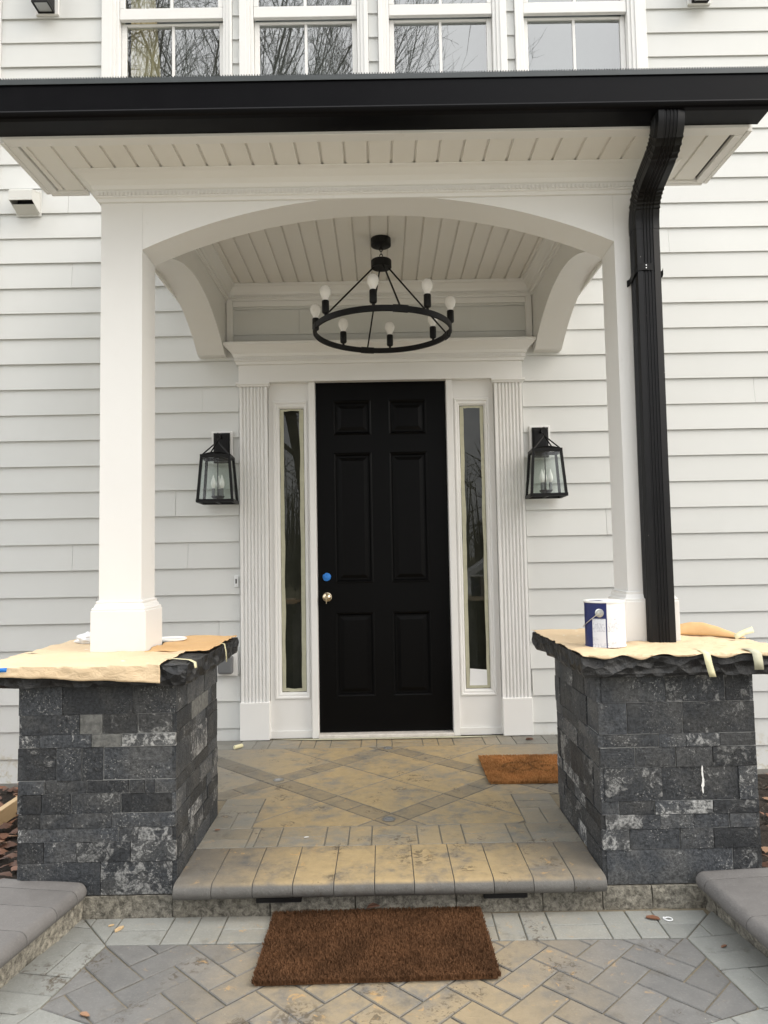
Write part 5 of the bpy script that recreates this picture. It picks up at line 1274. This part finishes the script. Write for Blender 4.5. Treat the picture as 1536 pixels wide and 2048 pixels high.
def swirl(u, v):
    x, y = (u-.30)*1.6, (v-.5)*1.0
    r = math.hypot(x*1.0, y); a = math.atan2(y, x)
    if abs(r-(.16+.022*a)) < .022 and r < .30: return True
    x2 = x-.33; r2 = math.hypot(x2, y); a2 = math.atan2(y, x2)
    if abs(r2-(.10-.018*a2)) < .02: return True
    return abs(y-.22*math.sin(x*6)) < .016 and -.2 < x < .5
build_mat('coir_doormat', 'orange-tan coir doormat with a faded monogram, beside the right pedestal', [(0.540, -1.075), (1.230, -1.090), (1.225, -0.590), (0.548, -0.578)], 0.0, .020, 'coir_tan', 80000, .010, swirl)

mb = MB(); mb.lathe([(0.0, -.032), (.011, -.032), (.0125, -.028), (.0125, .028), (.011, .032), (0, .032)], (0, 0, 0), 16, 'y')
M_ = Matrix.Translation((-0.957, -0.245, 0.0135)) @ Matrix.Rotation(R(-40), 4, 'Z'); mb.v = [tuple(M_ @ Vector(p)) for p in mb.v]
tag(mb.build('roller_sleeve', 'masking_tape', loc=(-0.957, -0.245, 0.0), smooth=True), 'small used paint roller sleeve on the floor by the left door plinth', 'roller')
def chip(name, label, cat, p, sz, rz, mat, thick=.004, grp=None, curl=.2):
    mb = MB(); n = 8; out = []
    for k in range(n): a = 2*math.pi*k/n; out.append((math.cos(a)*sz*rnd.uniform(.8, 1.1), math.sin(a)*sz*.45*rnd.uniform(.7, 1.1)))
    vs = [(x, y, thick+curl*abs(y)) for x, y in out]+[(x, y, .0005+curl*abs(y)*.6) for x, y in out]
    M_ = Matrix.Translation(p) @ Matrix.Rotation(rz, 4, 'Z')
    mb.add([tuple(M_ @ Vector(v)) for v in vs], [tuple(range(n)), tuple(range(2*n-1, n-1, -1))]+[(k, n+k, n+(k+1) % n, (k+1) % n) for k in range(n)])
    return tag(mb.build(name, mat, loc=p), label, cat, grp)
chip('wood_chip', 'small pale wood chip on the grey border pavers', 'wood chip', (-1.040, -2.204, ZL+.002), .011, .6, 'lumber', grp='wood chips')
chip('wood_chip', 'larger pale wood chip on the grey border pavers, left of the mat', 'wood chip', (-1.000, -2.235, ZL+.002), .021, 1.1, 'lumber', .006, 'wood chips')
chip('dry_leaf', 'brown curled leaf on the border pavers right of the mat, by a white ring', 'leaf', (0.965, -2.232, ZL+.003), .028, -.35, 'leaf0', .002, 'single dry leaves', .5)
chip('dry_leaf', 'small reddish leaf by the right kerb', 'leaf', (1.135, -2.43, ZL+.003), .014, .5, 'leaf0', .002, 'single dry leaves', .5)
chip('dry_leaf', 'narrow rust-coloured leaf on the herringbone at the bottom left', 'leaf', (-0.922, -2.735, ZL+.003), .020, -.3, 'leaf2', .002, 'single dry leaves', .4)
chip('dry_leaf', 'dark twisted leaf leaning on the riser above the coir mat', 'leaf', (-0.065, -2.162, ZL+.030), .026, .35, 'leaf1', .003, 'single dry leaves', .9)
chip('dry_leaf', 'tiny brown leaf on the tread by the left pedestal', 'leaf', (-0.77, -1.66, .004), .014, .2, 'leaf0', .002, 'single dry leaves', .4)
chip('dry_leaf', 'crumpled dark leaf on the floor by the right door plinth', 'leaf', (0.93, -0.18, .004), .024, .1, 'leaf1', .008, 'single dry leaves', .6)
chip('paper_scrap', 'tiny white paper scrap on the front border pavers', 'scrap', (-0.36, -1.76, .003), .012, .2, 'white_plastic', .001)
mb = MB(); mb.torus((1.022, -2.238, ZL+.004), .013, .0022, 20, 6); mb.v = [p if p[0] > 1.012 else (p[0]-.004, p[1]+.006, p[2]) for p in mb.v]
tag(mb.build('plastic_ring', 'white_plastic', loc=(1.022, -2.238, ZL), smooth=True), 'little white plastic ring on the border pavers at the right', 'ring')
mb = MB(); mb.box(-.019, .019, -.75, .30, 0, .089); M_ = Matrix.Translation((-2.205, -0.62, ZG+.035)) @ Matrix.Rotation(R(3), 4, 'Z') @ Matrix.Rotation(R(-2), 4, 'X'); mb.v = [tuple(M_ @ Vector(p)) for p in mb.v]
tag(mb.build('wood_board', 'lumber', loc=(-2.205, -0.62, ZG+.03), bev=.003), 'length of raw timber lying among the leaves at the left', 'board')
mb = MB(); mb.add([(-0.80, -0.030, .0062), (-0.47, -0.090, .0062), (0.46, -0.092, .0062), (0.80, -0.067, .0062), (0.80, -0.0655, .0062), (-0.80, -0.0285, .0062)][:4]+[(0.46, -0.055, .0062), (-0.47, -0.055, .0062)], [(0, 1, 5), (1, 2, 4, 5), (2, 3, 4)])
tag(mb.build('floor_tape', 'masking_tape_old', loc=(0, -.07, .005), solid=.0006), 'strip of masking tape on the floor along the door threshold', 'tape')

# shrub at the right edge
def build_shrub():
    t = thing('shrub', 'small dark twiggy shrub beside the right pedestal', 'shrub', (1.72, -1.15, ZG))
    mb = MB(); lf = MB(); rr = random.Random(5)
    for k in range(46):
        a = rr.uniform(0, 6.28); el = rr.uniform(.5, 1.45); L = rr.uniform(.22, .42); d = Vector((math.cos(a)*math.cos(el), math.sin(a)*math.cos(el), math.sin(el)))
        p = Vector((0, 0, 0)); pts = [p.copy()]
        for s in range(4): d = (d+Vector((rr.uniform(-.3, .3), rr.uniform(-.3, .3), .1))).normalized(); p = p+d*L/4; pts.append(p.copy())
        mb.tube(pts, [.005, .004, .003, .002, .001], 4)
        for q in range(26):
            c = pts[rr.randint(1, 4)]+Vector((rr.uniform(-.03, .03), rr.uniform(-.03, .03), rr.uniform(-.03, .03))); u = Vector((rr.uniform(-1, 1), rr.uniform(-1, 1), rr.uniform(-.5, 1))).normalized(); w = u.orthogonal().normalized()
            lf.add([c-w*.006, c+u*.016, c+w*.006, c-u*.012], [(0, 1, 2, 3)])
    mb.build('stem', 'bark', t, local=True); lf.build('foliage', 'shrub_twig', t, local=True)
build_shrub()

# ================================================================== WHAT THE WINDOWS REFLECT: bare trees and a parked car behind the photographer
def tree_mesh(seed, H):
    rr = random.Random(seed); tr = MB(); cr = MB()
    def branch(p, d, L, r, lev):
        n = 4; pts = [p.copy()]; rs = [r]; q = p.copy(); dd = d.copy(); kids = []
        for i in range(n):
            dd = (dd+Vector((rr.uniform(-.16, .16), rr.uniform(-.16, .16), rr.uniform(.0, .10)))).normalized(); q = q+dd*L/n; pts.append(q.copy()); rs.append(r*(1-.62*(i+1)/n)); kids.append((q.copy(), dd.copy(), rs[-1]))
        (tr if lev == 0 else cr).tube(pts, rs, 6 if lev == 0 else (4 if lev < 3 else 3), cap=False)
        if lev >= 5: return
        nb = (8, 4, 4, 3, 3)[lev]
        for k in range(nb):
            i = rr.randint(1 if lev == 0 else 0, n-1); base, bd, br = kids[i]
            a = rr.uniform(0, 6.28); sp = rr.uniform(.35, .75); o = bd.orthogonal().normalized(); w = bd.cross(o); nd = (bd*math.cos(sp)+(o*math.cos(a)+w*math.sin(a))*math.sin(sp)); nd.z = max(nd.z, .1); nd.normalize()
            branch(base, nd, L*rr.uniform(.45, .68), max(.009, br*.60), lev+1)
        branch(q, dd, L*.6, max(.009, rs[-1]), lev+1) if lev < 3 else None
    branch(Vector((0, 0, -.3)), Vector((0, 0, 1)), H*.52, H*.013, 0)
    return tr.mesh('trunk', 'bark', None, True), cr.mesh('crown', 'bark')
TM = [tree_mesh(11, 27), tree_mesh(23, 30), tree_mesh(37, 24)]
def tree(i, x, y, sc, rz, label):
    t = thing('bare_tree', label, 'tree', (x, y, ZG), 'bare winter trees across the drive', rz)
    for nm, me in zip(('trunk', 'crown'), TM[i]):
        o = bpy.data.objects.new(nm, me); COL.objects.link(o); o.parent = t; o.scale = (sc, sc, sc)
spots = [(-16.0, -23, 1.0), (-12.6, -21, .95), (-9.6, -24, 1.0), (-7.2, -20.5, .93), (-4.6, -23.5, .95), (-2.4, -21.5, .88), (0.2, -24, .80), (-5.9, -21.8, .9), (-0.9, -20.6, .82), (-8.4, -22.6, .9), (9, -36, .45), (15, -34, .45), (-20, -27, 1.0)]
ords = ['leftmost', 'second', 'third', 'fourth', 'fifth', 'sixth', 'seventh', 'slim one between fourth and fifth', 'slim one between sixth and seventh', 'slim one between third and fourth', 'small eighth', 'small rightmost', 'far-left back']
for k, (x, y, sc) in enumerate(spots): tree(k % 3, x, y, sc, k*1.9, 'bare tree across the drive, %s of the row' % ords[k])
def woods():
    mb = MB(); rr = random.Random(9)
    for k in range(900):
        x = rr.uniform(-45, 45); y = rr.uniform(-52, -34); h = rr.uniform(3, 9); r = rr.uniform(.05, .14)
        p = Vector((x, y, ZG-.3)); d = Vector((rr.uniform(-.08, .08), rr.uniform(-.08, .08), 1)); mb.tube([p, p+d*h*.5, p+d*h], [r, r*.6, r*.15], 3, False)
        for q in range(9):
            b = p+d*h*rr.uniform(.15, .95); e = Vector((rr.uniform(-1, 1), rr.uniform(-1, 1), rr.uniform(.3, 1.0)))*h*.2; mb.tube([b, b+e*.6, b+e], [r*.35, r*.2, .008], 3, False)
    for k in range(2600):
        x = rr.uniform(-45, 45); y = rr.uniform(-50, -30); p = Vector((x, y, ZG-.3)); e = Vector((rr.uniform(-.5, .5), rr.uniform(-.5, .5), rr.uniform(.8, 2.4))); mb.tube([p, p+e*.6, p+e*1.1+Vector((.2, 0, .1))], [.05, .03, .01], 3, False)
    tag(mb.build('woodland', 'bark', loc=(0, -40, ZG)), 'leafless woodland far across the drive', 'woods', kind='stuff')
woods()
def build_car():
    t = thing('parked_car', 'white estate car on the drive, mirrored faintly in the right sidelight', 'car', (3.2, -12.4, ZG+.012), rz=R(4))
    def side(pts, w0, w1, name, mat, par, bev=.03):
        mb = MB(); n = len(pts); vs = [(x, -w0 if z < 1.0 else -w1, z) for x, z in pts]+[(x, w0 if z < 1.0 else w1, z) for x, z in pts]
        mb.add(vs, [tuple(range(n)), tuple(range(2*n-1, n-1, -1))]+[(i, n+i, n+(i+1) % n, (i+1) % n) for i in range(n)]); return mb.build(name, mat, par, local=True, bev=bev)
    body = side([(-2.25, .30), (-2.32, .62), (-2.25, .92), (-1.35, 1.02), (-.55, 1.56), (-.2, 1.64), (1.75, 1.62), (2.15, 1.10), (2.25, .95), (2.27, .40), (2.2, .30)], .90, .72, 'body', 'car_white', t)
    for s in (-1, 1):
        for a, b, c, d in ((-1.05, -.45, .35, .35), (.42, .42, 1.2, 1.2), (1.27, 1.27, 1.9, 1.65)):
            mb = MB(); y0, y1 = s*.895, s*.765; vs = [(a, y0, 1.06), (c, y0, 1.06), (d, y1, 1.52), (b, y1, 1.50)]; vs += [(x, y+s*.02, z) for x, y, z in vs]
            mb.add(vs, [(0, 1, 2, 3), (4, 5, 6, 7)]+[(i, (i+1) % 4, 4+(i+1) % 4, 4+i) for i in range(4)]); mb.build('window', 'car_glass', t, local=True)
        for x in (-1.45, 1.4):
            mb = MB(); mb.lathe([(.18, -.10), (.33, -.10), (.345, -.06), (.345, .06), (.33, .10), (.18, .10)], (x, s*.86, .345), 28, 'y'); wh = mb.build('wheel', 'tyre', t, local=True, smooth=True)
            mb = MB(); mb.lathe([(0, -.08), (.2, -.085), (.2, .085), (0, .08)], (x, s*.88, .345), 20, 'y'); mb.build('rim', 'galvanised', wh, local=True, smooth=True)
        mb = MB(); mb.box(-2.33, -2.2, s*.55, s*.82, .68, .84); mb.build('headlight', 'light_lens', t, local=True, bev=.02)
build_car()
